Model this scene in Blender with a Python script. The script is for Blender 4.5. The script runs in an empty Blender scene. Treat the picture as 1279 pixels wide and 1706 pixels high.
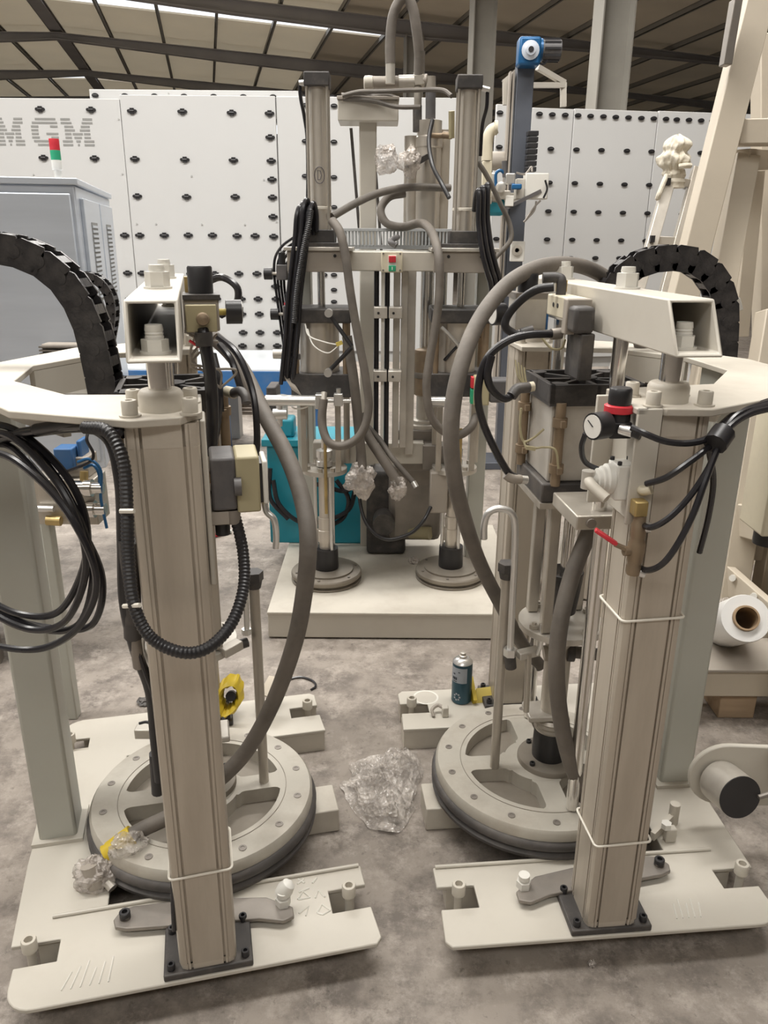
import bpy, bmesh, math, random
from mathutils import Matrix, Vector
from mathutils import noise as mnoise
random.seed(7)
SC = bpy.context.scene
COL = SC.collection
# ------------------------------------------------------------------ camera
PITCH, ROLL, CAM_H = math.radians(19.2), math.radians(0.45), 1.5
cp, sp, cr, sr = math.cos(PITCH), math.sin(PITCH), math.cos(ROLL), math.sin(ROLL)
_X, _U, _F = Vector((1, 0, 0)), Vector((0, sp, cp)), Vector((0, cp, -sp))
_r, _u = _X * cr + _U * sr, _U * cr - _X * sr
cam_data = bpy.data.cameras.new('camera')
cam_data.sensor_fit = 'VERTICAL'; cam_data.sensor_height = 36.0
cam_data.lens = 36.0 * 1300.0 / 1706.0
cam_data.clip_end = 300
cam = bpy.data.objects.new('camera', cam_data); COL.objects.link(cam)
cam.matrix_world = Matrix(((_r.x, _u.x, -_F.x, 0), (_r.y, _u.y, -_F.y, 0), (_r.z, _u.z, -_F.z, CAM_H), (0, 0, 0, 1)))
SC.camera = cam
# ------------------------------------------------------------------ world, exposure
SC.view_settings.view_transform = 'Standard'; SC.view_settings.look = 'None'
SC.view_settings.gamma = 1.0; SC.view_settings.exposure = -0.12; SC.view_settings.use_curve_mapping = False
SC.cycles.use_denoising = True
SC.cycles.max_bounces = 7; SC.cycles.transparent_max_bounces = 12
SC.cycles.sample_clamp_indirect = 6.0
world = bpy.data.worlds.new('daylight'); SC.world = world; world.use_nodes = True
bgn = world.node_tree.nodes['Background']
bgn.inputs[0].default_value = (0.93, 0.96, 1.0, 1); bgn.inputs[1].default_value = 1.5
# the building is turned about 12 degrees against the photograph's axis
BROT = math.radians(12.2)
BM = Matrix.Rotation(BROT, 4, 'Z')
# skylight strips of the hall roof, over the work area: real area lamps just under the sheets
def skylight(a, b, z, la, lb, power):
    d = bpy.data.lights.new('skylight', 'AREA'); d.shape = 'RECTANGLE'; d.size = la; d.size_y = lb
    d.energy = power; d.color = (1.0, 0.972, 0.925)
    o = bpy.data.objects.new('skylight', d); COL.objects.link(o)
    o.matrix_world = BM @ Matrix.Translation((a, b, z))
for bpos, pw in ((-3.5, 300), (2.5, 800), (8.5, 1000), (14.5, 760), (20.5, 500)):
    skylight(-1.5, bpos, 6.6, 10.0, 0.9, pw)
# ------------------------------------------------------------------ materials
MATS = {}
def mat(name, rgb, rough=.5, metal=0., var=.07, scale=5., stretch=(1, 1, 1), bump=0., bscale=80., dirt=None, alpha=1., trans=0., sheen=0.):
    m = bpy.data.materials.new(name); m.use_nodes = True
    nt = m.node_tree; N = nt.nodes; L = nt.links; b = N['Principled BSDF']
    tc = N.new('ShaderNodeTexCoord'); mp = N.new('ShaderNodeMapping'); mp.inputs['Scale'].default_value = stretch
    L.new(tc.outputs['Object'], mp.inputs['Vector'])
    nz = N.new('ShaderNodeTexNoise'); nz.inputs['Scale'].default_value = scale; nz.inputs['Detail'].default_value = 5
    L.new(mp.outputs[0], nz.inputs['Vector'])
    cr_ = N.new('ShaderNodeValToRGB')
    cr_.color_ramp.elements[0].position = .3; cr_.color_ramp.elements[1].position = .7
    cr_.color_ramp.elements[0].color = [max(0, c * (1 - var)) for c in rgb] + [1]
    cr_.color_ramp.elements[1].color = [min(1, c * (1 + var)) for c in rgb] + [1]
    L.new(nz.outputs['Fac'], cr_.inputs['Fac'])
    out = cr_.outputs['Color']
    if dirt:
        drgb, amt, dsc = dirt
        n2 = N.new('ShaderNodeTexNoise'); n2.inputs['Scale'].default_value = dsc; n2.inputs['Detail'].default_value = 8
        n2.inputs['Roughness'].default_value = .65
        L.new(mp.outputs[0], n2.inputs['Vector'])
        r2 = N.new('ShaderNodeMapRange'); r2.inputs['From Min'].default_value = .47; r2.inputs['From Max'].default_value = .75
        r2.inputs['To Max'].default_value = amt
        L.new(n2.outputs['Fac'], r2.inputs['Value'])
        mx = N.new('ShaderNodeMix'); mx.data_type = 'RGBA'
        L.new(r2.outputs[0], mx.inputs[0]); L.new(out, mx.inputs[6]); mx.inputs[7].default_value = list(drgb) + [1]
        out = mx.outputs[2]
    L.new(out, b.inputs['Base Color'])
    b.inputs['Roughness'].default_value = rough; b.inputs['Metallic'].default_value = metal
    if bump:
        n3 = N.new('ShaderNodeTexNoise'); n3.inputs['Scale'].default_value = bscale; n3.inputs['Detail'].default_value = 4
        L.new(mp.outputs[0], n3.inputs['Vector'])
        bp = N.new('ShaderNodeBump'); bp.inputs['Strength'].default_value = bump; bp.inputs['Distance'].default_value = .01
        L.new(n3.outputs['Fac'], bp.inputs['Height']); L.new(bp.outputs[0], b.inputs['Normal'])
    if alpha < 1: b.inputs['Alpha'].default_value = alpha
    if trans: b.inputs['Transmission Weight'].default_value = trans
    MATS[name] = m
    return m
DUST = (.36, .31, .26)
mat('paint', (.56, .525, .46), .42, 0, .03, 3, dirt=(DUST, .22, 4))
mat('paint_green', (.47, .47, .42), .42, 0, .03, 3, dirt=(DUST, .2, 4))
mat('paint_dusty', (.55, .51, .44), .5, 0, .05, 6, dirt=(DUST, .4, 9))
mat('beige', (.56, .495, .40), .5, 0, .04, 3, dirt=(DUST, .2, 5))
mat('panel', (.64, .64, .635), .45, 0, .015, 1.2)
mat('panel_edge', (.5, .5, .49), .45)
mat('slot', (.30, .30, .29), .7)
mat('barrel', (.53, .475, .40), .42, .3, .12, 5, (1, 1, .12), dirt=((.22, .17, .13), .45, 7))
mat('barrel_cap', (.54, .485, .41), .5, .2, .08, 12, dirt=((.25, .2, .16), .4, 12))
mat('alu', (.57, .535, .48), .38, .4, .08, 14, dirt=((.3, .25, .2), .3, 10))
mat('steel', (.50, .46, .40), .35, .5, .15, 9, (1, 1, .3), dirt=((.24, .19, .15), .4, 14))
mat('steel_dark', (.26, .235, .21), .45, .5, .15, 10, dirt=((.35, .3, .25), .3, 12))
mat('chrome', (.72, .70, .67), .16, .95, .05, 6)
mat('bright', (.72, .71, .69), .28, .8, .05, 6)
mat('stainless', (.64, .69, .77), .28, .25, .05, 2, (1, 1, 12))
mat('black', (.022, .021, .023), .38, 0, .2, 8)
mat('black_dusty', (.055, .05, .048), .5, 0, .2, 14, dirt=((.2, .175, .15), .5, 16))
mat('cast_black', (.05, .046, .045), .55, .1, .2, 14, dirt=((.22, .19, .16), .45, 12))
mat('chain', (.03, .028, .03), .3, 0, .2, 20, dirt=((.13, .12, .11), .45, 20), bump=.2, bscale=120)
mat('tube', (.02, .019, .022), .25, 0, .2, 8)
mat('rubber', (.075, .068, .065), .55, 0, .2, 14, dirt=((.22, .19, .165), .5, 10))
mat('polished', (.68, .63, .56), .28, .55, .05, 4, (1, 1, .4), dirt=((.38, .33, .27), .25, 5))
mat('duct_grey', (.40, .41, .42), .5, 0, .05, 8)
mat('hose', (.155, .135, .115), .62, 0, .16, 12, dirt=((.08, .07, .06), .6, 9), bump=.15, bscale=40)
mat('hose_dark', (.13, .115, .10), .6, 0, .2, 14, dirt=((.25, .22, .18), .4, 12))
mat('follower', (.50, .47, .41), .5, .2, .08, 6, dirt=((.30, .25, .2), .55, 7))
mat('follower_low', (.27, .24, .20), .55, .3, .12, 8, dirt=((.2, .165, .13), .5, 9))
mat('bronze', (.30, .225, .15), .5, .5, .15, 20, dirt=((.2, .16, .12), .5, 15))
mat('brass', (.50, .37, .16), .4, .7, .15, 20, dirt=((.25, .2, .13), .5, 15))
mat('red', (.60, .035, .05), .4, 0, .1, 20)
mat('green', (.03, .33, .17), .4, 0, .1, 20)
mat('teal', (.015, .27, .36), .4, 0, .06, 4, dirt=((.05, .2, .24), .4, 8))
mat('blue', (.03, .13, .33), .45, 0, .08, 5, dirt=((.2, .22, .26), .25, 9))
mat('motor_blue', (.015, .11, .27), .35, .2, .1, 10)
mat('slate', (.11, .12, .145), .4, .3, .08, 5)
mat('glass_light', (.74, .78, .82), .12, 0, .02, 2)
mat('white_plastic', (.72, .70, .65), .4, 0, .04, 8)
mat('offwhite', (.66, .60, .46), .5, 0, .05, 8, dirt=(DUST, .3, 8))
mat('khaki', (.42, .37, .23), .5, 0, .06, 10)
mat('grey_plastic', (.095, .09, .092), .5, 0, .1, 10, dirt=((.3, .27, .24), .3, 9))
mat('grey_box', (.36, .32, .275), .55, 0, .06, 8)
mat('dial', (.75, .73, .68), .3, 0, .03, 30)
mat('zip', (.72, .68, .6), .4, 0, .03, 10)
mat('yellow', (.62, .45, .03), .5, 0, .12, 12)
mat('yellow_pale', (.66, .52, .12), .5, 0, .12, 8)
mat('cloth', (.66, .61, .51), .85, 0, .08, 8, bump=.4, bscale=50)
mat('wood', (.42, .305, .20), .7, 0, .2, 3, (1, 8, 8), bump=.1)
mat('cardboard', (.36, .25, .15), .7, 0, .1, 10)
mat('film', (.78, .77, .75), .28, 0, .03, 8)
mat('can_blue', (.03, .085, .12), .3, .2, .1, 10)
mat('can_label', (.40, .43, .48), .4, 0, .08, 30)
mat('can_mark', (.02, .03, .05), .4)
mat('chalk', (.72, .70, .64), .7)
mat('ink', (.09, .08, .1), .6)
mat('roof_sheet_lit', (.74, .66, .53), .7, 0, .08, .5, bump=.1, bscale=3)
def translucent(name, f):
    nt = MATS[name].node_tree; b = nt.nodes['Principled BSDF']; t = nt.nodes.new('ShaderNodeBsdfTranslucent'); t.inputs[0].default_value = (.84, .78, .67, 1)
    x = nt.nodes.new('ShaderNodeMixShader'); x.inputs[0].default_value = f
    nt.links.new(b.outputs[0], x.inputs[1]); nt.links.new(t.outputs[0], x.inputs[2]); nt.links.new(x.outputs[0], nt.nodes['Material Output'].inputs[0])
translucent('roof_sheet_lit', .42)  # translucency added to make the lit left half of the roof glow
mat('roof_sheet_shaded', (.70, .62, .50), .7, 0, .1, .5, bump=.1, bscale=3)
translucent('roof_sheet_shaded', .14)  # shaded copy of the same sheet, dimmer, for the darker right half
mat('purlin', (.30, .29, .27), .6, 0, .1, 1)
mat('roof_steel', (.33, .32, .325), .6, 0, .1, 1)
mat('column_grey', (.34, .325, .29), .55, 0, .08, 2)
mat('hall_wall', (.16, .155, .15), .8, 0, .1, 1)
mat('hall_wall_pale', (.42, .41, .39), .8, 0, .05, 1)
def mat_wrap(name, rgb, a):
    m = bpy.data.materials.new(name); m.use_nodes = True; nt = m.node_tree; N = nt.nodes; L = nt.links
    b = N['Principled BSDF']; b.inputs['Base Color'].default_value = list(rgb) + [1]; b.inputs['Roughness'].default_value = .13
    b.inputs['Specular IOR Level'].default_value = 0.9
    nz = N.new('ShaderNodeTexNoise'); nz.inputs['Scale'].default_value = 22; nz.inputs['Detail'].default_value = 5
    tc = N.new('ShaderNodeTexCoord'); L.new(tc.outputs['Object'], nz.inputs['Vector'])
    mr = N.new('ShaderNodeMapRange'); mr.inputs['From Min'].default_value = .38; mr.inputs['From Max'].default_value = .66
    mr.inputs['To Min'].default_value = a * .45; mr.inputs['To Max'].default_value = min(1, a * 1.5)
    L.new(nz.outputs['Fac'], mr.inputs['Value']); L.new(mr.outputs[0], b.inputs['Alpha'])
    vz = N.new('ShaderNodeTexVoronoi'); vz.inputs['Scale'].default_value = 90
    L.new(tc.outputs['Object'], vz.inputs['Vector'])
    bp = N.new('ShaderNodeBump'); bp.inputs['Strength'].default_value = .6; bp.inputs['Distance'].default_value = .01
    L.new(vz.outputs['Distance'], bp.inputs['Height']); L.new(bp.outputs[0], b.inputs['Normal'])
    MATS[name] = m
mat_wrap('wrap', (.62, .56, .51), .62)
mat_wrap('wrap_thin', (.60, .55, .50), .5)
# concrete floor: pale worn concrete with dusty clouds, stains and scratches
def floor_material():
    m = bpy.data.materials.new('concrete'); m.use_nodes = True; nt = m.node_tree; N = nt.nodes; L = nt.links; b = N['Principled BSDF']
    tc = N.new('ShaderNodeTexCoord')
    def noise(sc, det, rough=.6):
        n = N.new('ShaderNodeTexNoise'); n.inputs['Scale'].default_value = sc; n.inputs['Detail'].default_value = det; n.inputs['Roughness'].default_value = rough
        L.new(tc.outputs['Object'], n.inputs['Vector']); return n.outputs['Fac']
    def mix(fac, a, c):
        x = N.new('ShaderNodeMix'); x.data_type = 'RGBA'
        L.new(fac, x.inputs[0])
        for i, v in ((6, a), (7, c)):
            if isinstance(v, tuple): x.inputs[i].default_value = list(v) + [1]
            else: L.new(v, x.inputs[i])
        return x.outputs[2]
    def rng(v, a, c, hi=1.):
        x = N.new('ShaderNodeMapRange'); x.inputs['From Min'].default_value = a; x.inputs['From Max'].default_value = c; x.inputs['To Max'].default_value = hi
        L.new(v, x.inputs['Value']); return x.outputs[0]
    c1 = mix(rng(noise(1.3, 6), .35, .68), (.235, .203, .174), (.335, .292, .252))
    c2 = mix(rng(noise(5.5, 10, .75), .45, .62, .9), c1, (.13, .11, .095))
    c3 = mix(rng(noise(8., 11, .8), .50, .64, .8), c2, (.42, .37, .325))
    c4 = mix(rng(noise(38., 4), .62, .72, .55), c3, (.07, .058, .05))
    L.new(c4, b.inputs['Base Color']); b.inputs['Roughness'].default_value = .62
    bp = N.new('ShaderNodeBump'); bp.inputs['Strength'].default_value = .12; bp.inputs['Distance'].default_value = .01
    L.new(noise(60, 5), bp.inputs['Height']); L.new(bp.outputs[0], b.inputs['Normal'])
    MATS['concrete'] = m
floor_material()
# ------------------------------------------------------------------ mesh builder
def catmull(pts, n=8):
    P = [Vector(p) for p in pts]
    if len(P) < 3: return P
    Q = [P[0] * 2 - P[1]] + P + [P[-1] * 2 - P[-2]]
    out = []
    for i in range(1, len(Q) - 2):
        a, b, c, d = Q[i - 1], Q[i], Q[i + 1], Q[i + 2]
        for k in range(n):
            t = k / n
            out.append(.5 * ((2 * b) + (c - a) * t + (2 * a - 5 * b + 4 * c - d) * t * t + (3 * b - a - 3 * c + d) * t ** 3))
    out.append(P[-1]); return out
def resample(P, step):
    out = [P[0].copy()]; acc = 0.
    for i in range(1, len(P)):
        a = P[i - 1]; seg = (P[i] - a).length
        while seg > 1e-9 and acc + seg >= step:
            a = a + (P[i] - a) * ((step - acc) / seg); out.append(a.copy()); seg = (P[i] - a).length; acc = 0.
        acc += seg
    return out
class MB:
    def __init__(s, M=None): s.v = []; s.f = []; s.M = M
    def add(s, vs, fs):
        o = len(s.v)
        s.v += [tuple(s.M @ Vector(p)) if s.M else tuple(p) for p in vs]
        s.f += [tuple(i + o for i in f) for f in fs]; return s
    def bx(s, x0, x1, y0, y1, z0, z1):
        x0, x1 = sorted((x0, x1)); y0, y1 = sorted((y0, y1)); z0, z1 = sorted((z0, z1))
        return s.add([(x0, y0, z0), (x1, y0, z0), (x1, y1, z0), (x0, y1, z0), (x0, y0, z1), (x1, y0, z1), (x1, y1, z1), (x0, y1, z1)],
                     [(0, 3, 2, 1), (4, 5, 6, 7), (0, 1, 5, 4), (1, 2, 6, 5), (2, 3, 7, 6), (3, 0, 4, 7)])
    def cb(s, c, d):  # box by centre and size
        return s.bx(c[0] - d[0] / 2, c[0] + d[0] / 2, c[1] - d[1] / 2, c[1] + d[1] / 2, c[2] - d[2] / 2, c[2] + d[2] / 2)
    def beam(s, p0, p1, w, h, up=(0, 0, 1)):  # bar with a rectangular section between two points
        p0, p1 = Vector(p0), Vector(p1); t = (p1 - p0).normalized(); u = Vector(up)
        if abs(t.dot(u)) > .98: u = Vector((0, 1, 0))
        a = t.cross(u).normalized(); b = a.cross(t).normalized()
        vs = [p + a * (w / 2 * i) + b * (h / 2 * j) for p in (p0, p1) for i, j in ((-1, -1), (1, -1), (1, 1), (-1, 1))]
        return s.add(vs, [(0, 1, 2, 3), (7, 6, 5, 4), (0, 4, 5, 1), (1, 5, 6, 2), (2, 6, 7, 3), (3, 7, 4, 0)])
    def prism(s, poly, z0, z1):
        n = len(poly)
        return s.add([(x, y, z0) for x, y in poly] + [(x, y, z1) for x, y in poly],
                     [tuple(range(n - 1, -1, -1)), tuple(range(n, 2 * n))] + [(i, (i + 1) % n, n + (i + 1) % n, n + i) for i in range(n)])
    def cyl(s, p0, p1, r, r1=None, n=16, caps=True):
        return s.sweep([Vector(p0), Vector(p1)], [r, r if r1 is None else r1], n, caps)
    def sweep(s, P, R, n=8, caps=True):
        T = []
        for i in range(len(P)):
            a = P[max(0, i - 1)]; b = P[min(len(P) - 1, i + 1)]; d = b - a
            T.append(d.normalized() if d.length > 1e-9 else (T[-1] if T else Vector((0, 0, 1))))
        u = Vector((0, 0, 1)) if abs(T[0].z) < .9 else Vector((1, 0, 0))
        u = (u - T[0] * u.dot(T[0])).normalized(); vs = []; fs = []
        for i, p in enumerate(P):
            u = (u - T[i] * u.dot(T[i])).normalized(); w = T[i].cross(u)
            r = R[i] if isinstance(R, (list, tuple)) else R
            for k in range(n):
                a = 2 * math.pi * k / n; vs.append(p + u * (r * math.cos(a)) + w * (r * math.sin(a)))
        for i in range(len(P) - 1):
            for k in range(n):
                fs.append((i * n + k, i * n + (k + 1) % n, (i + 1) * n + (k + 1) % n, (i + 1) * n + k))
        if caps: fs.append(tuple(range(n - 1, -1, -1))); fs.append(tuple(range((len(P) - 1) * n, len(P) * n)))
        return s.add(vs, fs)
    def tube(s, pts, r, n=10, k=7): return s.sweep(catmull(pts, k), r, n)
    def corrugated(s, pts, r, n=10, pitch=.0065):
        P = resample(catmull(pts, 10), pitch / 2)
        return s.sweep(P, [r if i % 2 else r * .86 for i in range(len(P))], n)
    def lathe(s, prof, c=(0, 0, 0), n=24, axis='Z', M=None, caps=True):  # profile of (radius, height)
        vs = []; fs = []
        for r, h in prof:
            for k in range(n):
                a = 2 * math.pi * k / n; x, y = r * math.cos(a), r * math.sin(a)
                p = {'Z': (x, y, h), 'Y': (x, h, y), 'X': (h, x, y)}[axis]
                p = Vector(p)
                if M: p = M @ p
                vs.append((p[0] + c[0], p[1] + c[1], p[2] + c[2]))
        for i in range(len(prof) - 1):
            for k in range(n):
                fs.append((i * n + k, i * n + (k + 1) % n, (i + 1) * n + (k + 1) % n, (i + 1) * n + k))
        if caps and prof[0] != prof[-1]: fs.append(tuple(range(n - 1, -1, -1))); fs.append(tuple(range((len(prof) - 1) * n, len(prof) * n)))
        return s.add(vs, fs)
    def mesh(s, name, material, angle=38):
        me = bpy.data.meshes.new(name); me.from_pydata(s.v, [], s.f)
        bm = bmesh.new(); bm.from_mesh(me); bmesh.ops.recalc_face_normals(bm, faces=bm.faces[:]); bm.to_mesh(me); bm.free()
        me.materials.append(MATS[material]); me.polygons.foreach_set('use_smooth', [True] * len(me.polygons))
        me.set_sharp_from_angle(angle=math.radians(angle)); me.update()
        return me
    def build(s, name, material, parent=None, world=False, bevel=0., angle=38, label=None):
        if world and parent is not None:
            inv = INV[parent.name]; s.v = [tuple(inv @ Vector(p)) for p in s.v]
        o = bpy.data.objects.new(name, s.mesh(name, material, angle)); COL.objects.link(o)
        if parent is not None:
            o.parent = parent
            if parent.name in INV: INV[o.name] = INV[parent.name]
        if bevel:
            md = o.modifiers.new('bevel', 'BEVEL'); md.width = bevel; md.segments = 2; md.limit_method = 'ANGLE'; md.angle_limit = math.radians(40)
        if label: o['label'] = label
        return o
INV = {}
def thing(name, label, cat, loc=(0, 0, 0), rot=0., group=None, kind=None):
    o = bpy.data.objects.new(name, None); COL.objects.link(o); o.empty_display_size = .1
    M = Matrix.Translation(loc) @ Matrix.Rotation(rot, 4, 'Z'); o.matrix_world = M
    INV[o.name] = M.inverted(); tag(o, label, cat, group, kind); return o
def tag(o, label=None, cat=None, group=None, kind=None):
    if label: o['label'] = label
    if cat: o['category'] = cat
    if group: o['group'] = group
    if kind: o['kind'] = kind
    return o
def inst(src, name, parent, M):  # a copy of a part that shares its mesh
    o = src.copy(); o.name = name; COL.objects.link(o); o.parent = parent; o.matrix_local = M
    if parent.name in INV: INV[o.name] = INV[parent.name]
    return o
def hexagon(r, c=(0, 0), a0=0.): return [(c[0] + r * math.cos(a0 + i * math.pi / 3), c[1] + r * math.sin(a0 + i * math.pi / 3)) for i in range(6)]
def arc(c, r, a0, a1, n): return [(c[0] + r * math.cos(math.radians(a0 + (a1 - a0) * i / n)), c[1] + r * math.sin(math.radians(a0 + (a1 - a0) * i / n))) for i in range(n + 1)]

# ================================================================== the hall
fl = MB(); fl.add([(-32, -14, 0), (32, -14, 0), (32, 54, 0), (-32, 54, 0)], [(0, 1, 2, 3)])
tag(fl.build('floor', 'concrete'), 'worn grey concrete workshop floor', None, kind='structure')
ceil = thing('ceiling', 'pitched sheet roof on dark steel rafters and purlins', None, (0, 0, 0), BROT, kind='structure')
RIDGE_A, RIDGE_Z, SLOPE = -4.3, 7.85, .045
def roof_z(a): return RIDGE_Z - SLOPE * abs(a - RIDGE_A)
purl = [RIDGE_A + 1.65 * k for k in range(-8, 17)]
strips = (-3.5, 2.5, 8.5, 14.5, 20.5, 26.5, 38.5)
bays = [(-12, -6), (-6, 0), (0, 6), (6, 12), (12, 18), (18, 24), (24, 30), (30, 36), (36, 42), (42, 48)]
for b0, b1 in bays:
    segs = [(b0, b1)]
    for s_ in strips:
        if b0 < s_ < b1: segs = [(b0, s_ - .45), (s_ + .45, b1)]
    for p0, p1 in zip(purl[:-1], purl[1:]):
        for c0, c1 in (segs if p0 < 4 else [(b0, b1)]):
            m = MB(); z0, z1 = roof_z(p0), roof_z(p1)
            m.add([(p0, c0, z0), (p1, c0, z1), (p1, c1, z1), (p0, c1, z0), (p0, c0, z0 + .05), (p1, c0, z1 + .05), (p1, c1, z1 + .05), (p0, c1, z0 + .05)],
                  [(0, 1, 2, 3), (4, 5, 6, 7), (0, 1, 5, 4), (1, 2, 6, 5), (2, 3, 7, 6), (3, 0, 4, 7)])
            m.build('roof_panel', 'roof_sheet_lit' if p0 < 3.5 else 'roof_sheet_shaded', ceil)
for p in purl:
    m = MB(); z = roof_z(p); w = .2 if abs(p - RIDGE_A) < .1 else .04
    m.bx(p - w, p - w + .02, -12, 48, z - .14, z); m.bx(p - w, p + w, -12, 48, z - .14, z - .125); m.bx(p - w, p + w, -12, 48, z - .015, z - .002)
    m.build('purlin', 'roof_steel' if w > .1 else 'purlin', ceil)
low = [(-18, 6.4), (-10, 7.0), (RIDGE_A, 7.48), (1, 7.1), (6.3, 6.8), (11, 6.75), (16, 6.6), (22, 6.2)]
for D in (0, 6, 12, 18, 24, 30, 36, 42):
    m = MB()
    for (a0, z0), (a1, z1) in zip(low[:-1], low[1:]):
        t0, t1 = roof_z(a0) - .2, roof_z(a1) - .2
        for y0, y1, b0_, b1_, u0, u1 in ((D - .012, D + .012, z0, z1, t0, t1), (D - .13, D + .13, z0 - .02, z1 - .02, z0, z1), (D - .13, D + .13, t0 - .02, t1 - .02, t0, t1)):
            m.add([(a0, y0, b0_), (a1, y0, b1_), (a1, y1, b1_), (a0, y1, b0_), (a0, y0, u0), (a1, y0, u1), (a1, y1, u1), (a0, y1, u0)],
                  [(0, 3, 2, 1), (4, 5, 6, 7), (0, 1, 5, 4), (1, 2, 6, 5), (2, 3, 7, 6), (3, 0, 4, 7)])
    m.build('rafter', 'roof_steel', ceil)
for i, D in enumerate((12, 18, 24, 30, 36)):
    m = MB(); m.bx(5.68, 5.70, D - .17, D + .17, 0, 6.85); m.bx(6.16, 6.18, D - .17, D + .17, 0, 6.85); m.bx(5.70, 6.16, D - .008, D + .008, 0, 6.85)
    o = m.build('trim_%d' % (i + 1), 'column_grey'); o.matrix_world = BM
    tag(o, 'grey steel H column of the hall, number %d in its row from the front' % (i + 1), None, kind='structure')
for nm, x0, x1, y0, y1, z1 in (('wall_back', -20, 22, 47.8, 48, 7), ('wall_right', 21, 21.2, -12, 48, 6.9), ('wall_left', -17.6, -17.4, -12, 48, 7.3), ('wall_front', -17.4, 21, -12.2, -12, 7.9)):
    o = MB().bx(x0, x1, y0, y1, 0, z1).build(nm, 'hall_wall' if nm in ('wall_back', 'wall_right') else 'hall_wall_pale'); o.matrix_world = BM
    tag(o, {'wall_back': 'dark end wall of the hall', 'wall_right': 'dark side wall on the right of the hall', 'wall_left': 'side wall on the left of the hall', 'wall_front': 'end wall of the hall behind the camera'}[nm], None, kind='structure')
# ================================================================== perforated panel walls (vertical glass line)
def roller_mesh(kind):
    m = MB(); K = .78
    if kind == 'lug':
        poly = arc((.03, 0), .013, -90, 90, 6) + [(.018, .013), (.018, .024), (-.018, .024), (-.018, .013)] + arc((-.03, 0), .013, 90, 270, 6) + [(-.018, -.013), (-.018, -.024), (.018, -.024), (.018, -.013)]
        m.M = Matrix.Scale(K, 4) @ Matrix.Rotation(math.pi / 2, 4, 'X'); m.prism(poly, 0, .014); m.cyl((-.02, 0, .012), (.02, 0, .012), .009, n=8)
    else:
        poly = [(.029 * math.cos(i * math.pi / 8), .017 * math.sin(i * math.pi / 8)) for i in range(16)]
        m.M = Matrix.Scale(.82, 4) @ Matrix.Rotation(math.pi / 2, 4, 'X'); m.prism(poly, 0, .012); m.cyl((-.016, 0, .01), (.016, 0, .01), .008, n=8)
    return m
pw = thing('perforated_panel_screen', 'white perforated panel wall with striped letters and black lug rollers', 'panel screen', (-1.7, 6.0, 0))
for x0, x1, z0, z1, y in ((-4.2, -1.845, .70, 2.405, 6.0), (-1.84, -.772, .70, 2.43, 6.0), (-.766, .50, .70, 2.43, 6.015), (-2.06, -.60, 2.3, 2.47, 6.045)):
    MB().bx(x0, x1, y, y + .03, z0, z1).build('panel', 'panel', pw, True, .003)
for x0 in (-3.6, -2.4, -1.2, -.1):
    MB().bx(x0 - .05, x0 + .05, 6.06, 6.2, 0, 2.35).build('support_post', 'panel_edge', pw, True)
MB().bx(-4.2, .5, 6.03, 6.2, .62, .70).build('bottom_rail', 'panel_edge', pw, True)
lug0 = roller_mesh('lug').build('roller', 'black', pw)
LUGPTS = [(-2.396, 2.337), (-2.044, 2.336), (-1.762, 2.33), (-1.414, 2.329), (-1.074, 2.324), (-0.812, 2.322), (-2.413, 2.03), (-2.054, 2.029), (-1.771, 2.027), (-1.42, 2.025), (-1.078, 2.024), (-0.812, 2.022), (-0.814, 2.172), (-0.812, 1.901), (-0.813, 1.783), (-0.814, 1.654), (-1.777, 1.784), (-1.426, 1.782), (-1.079, 1.785), (-1.894, 1.52), (-1.785, 1.521), (-1.607, 1.522), (-1.433, 1.524), (-1.258, 1.525), (-1.08, 1.522), (-0.949, 1.523), (-0.815, 1.52), (-1.899, 1.258), (-1.793, 1.258), (-1.435, 1.257), (-1.258, 1.258), (-1.081, 1.26), (-0.948, 1.261), (-0.82, 1.257), (-0.815, 1.172), (-1.904, 1.074), (-1.256, 1.079), (-1.073, 1.08), (-0.948, 1.081), (-0.814, 1.082), (-1.074, 0.971), (-0.944, 0.972), (-1.072, 0.835), (-0.945, 0.836), (-0.814, 0.837), (-1.082, 0.737), (-0.95, 0.738), (-0.818, 0.739)]
for i, (x, z) in enumerate(LUGPTS):
    M = Matrix.Translation((x + 1.7, 0, z))
    if i == 0: lug0.matrix_local = M
    else: inst(lug0, 'roller', pw, M)
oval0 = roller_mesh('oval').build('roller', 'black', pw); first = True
for (x, z) in [(-0.566, 2.376), (-0.367, 2.374), (-0.572, 2.151), (-0.371, 2.148), (-0.578, 1.926), (-0.374, 1.92), (-0.376, 1.722), (-0.454, 1.256), (-0.383, 1.256), (-0.384, 1.15), (-0.385, 1.064), (-0.136, 2.375), (-0.02, 2.361)]:
    M = Matrix.Translation((x + 1.7, .015, z))
    if first: oval0.matrix_local = M; first = False
    else: inst(oval0, 'roller', pw, M)
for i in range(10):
    inst(oval0, 'roller', pw, Matrix.Translation((-2.02 + i * .205 + 1.7, .046, 2.432)))  # slots of the top strip, their dark openings painted as black ovals
for (x, z) in ((-1.86, 2.28), (-1.5, 2.44), (-1.87, 1.93), (-1.38, 1.92), (-.87, 1.9), (-.79, 1.62), (-1.8, 1.6), (-1.66, 1.6), (-1.33, 1.6), (-1.02, 1.6), (-2.5, 1.92)):
    MB().cyl((x, 6.0, z), (x, 5.994, z), .006, n=8).build('screw', 'panel_edge', pw, True)
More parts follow.
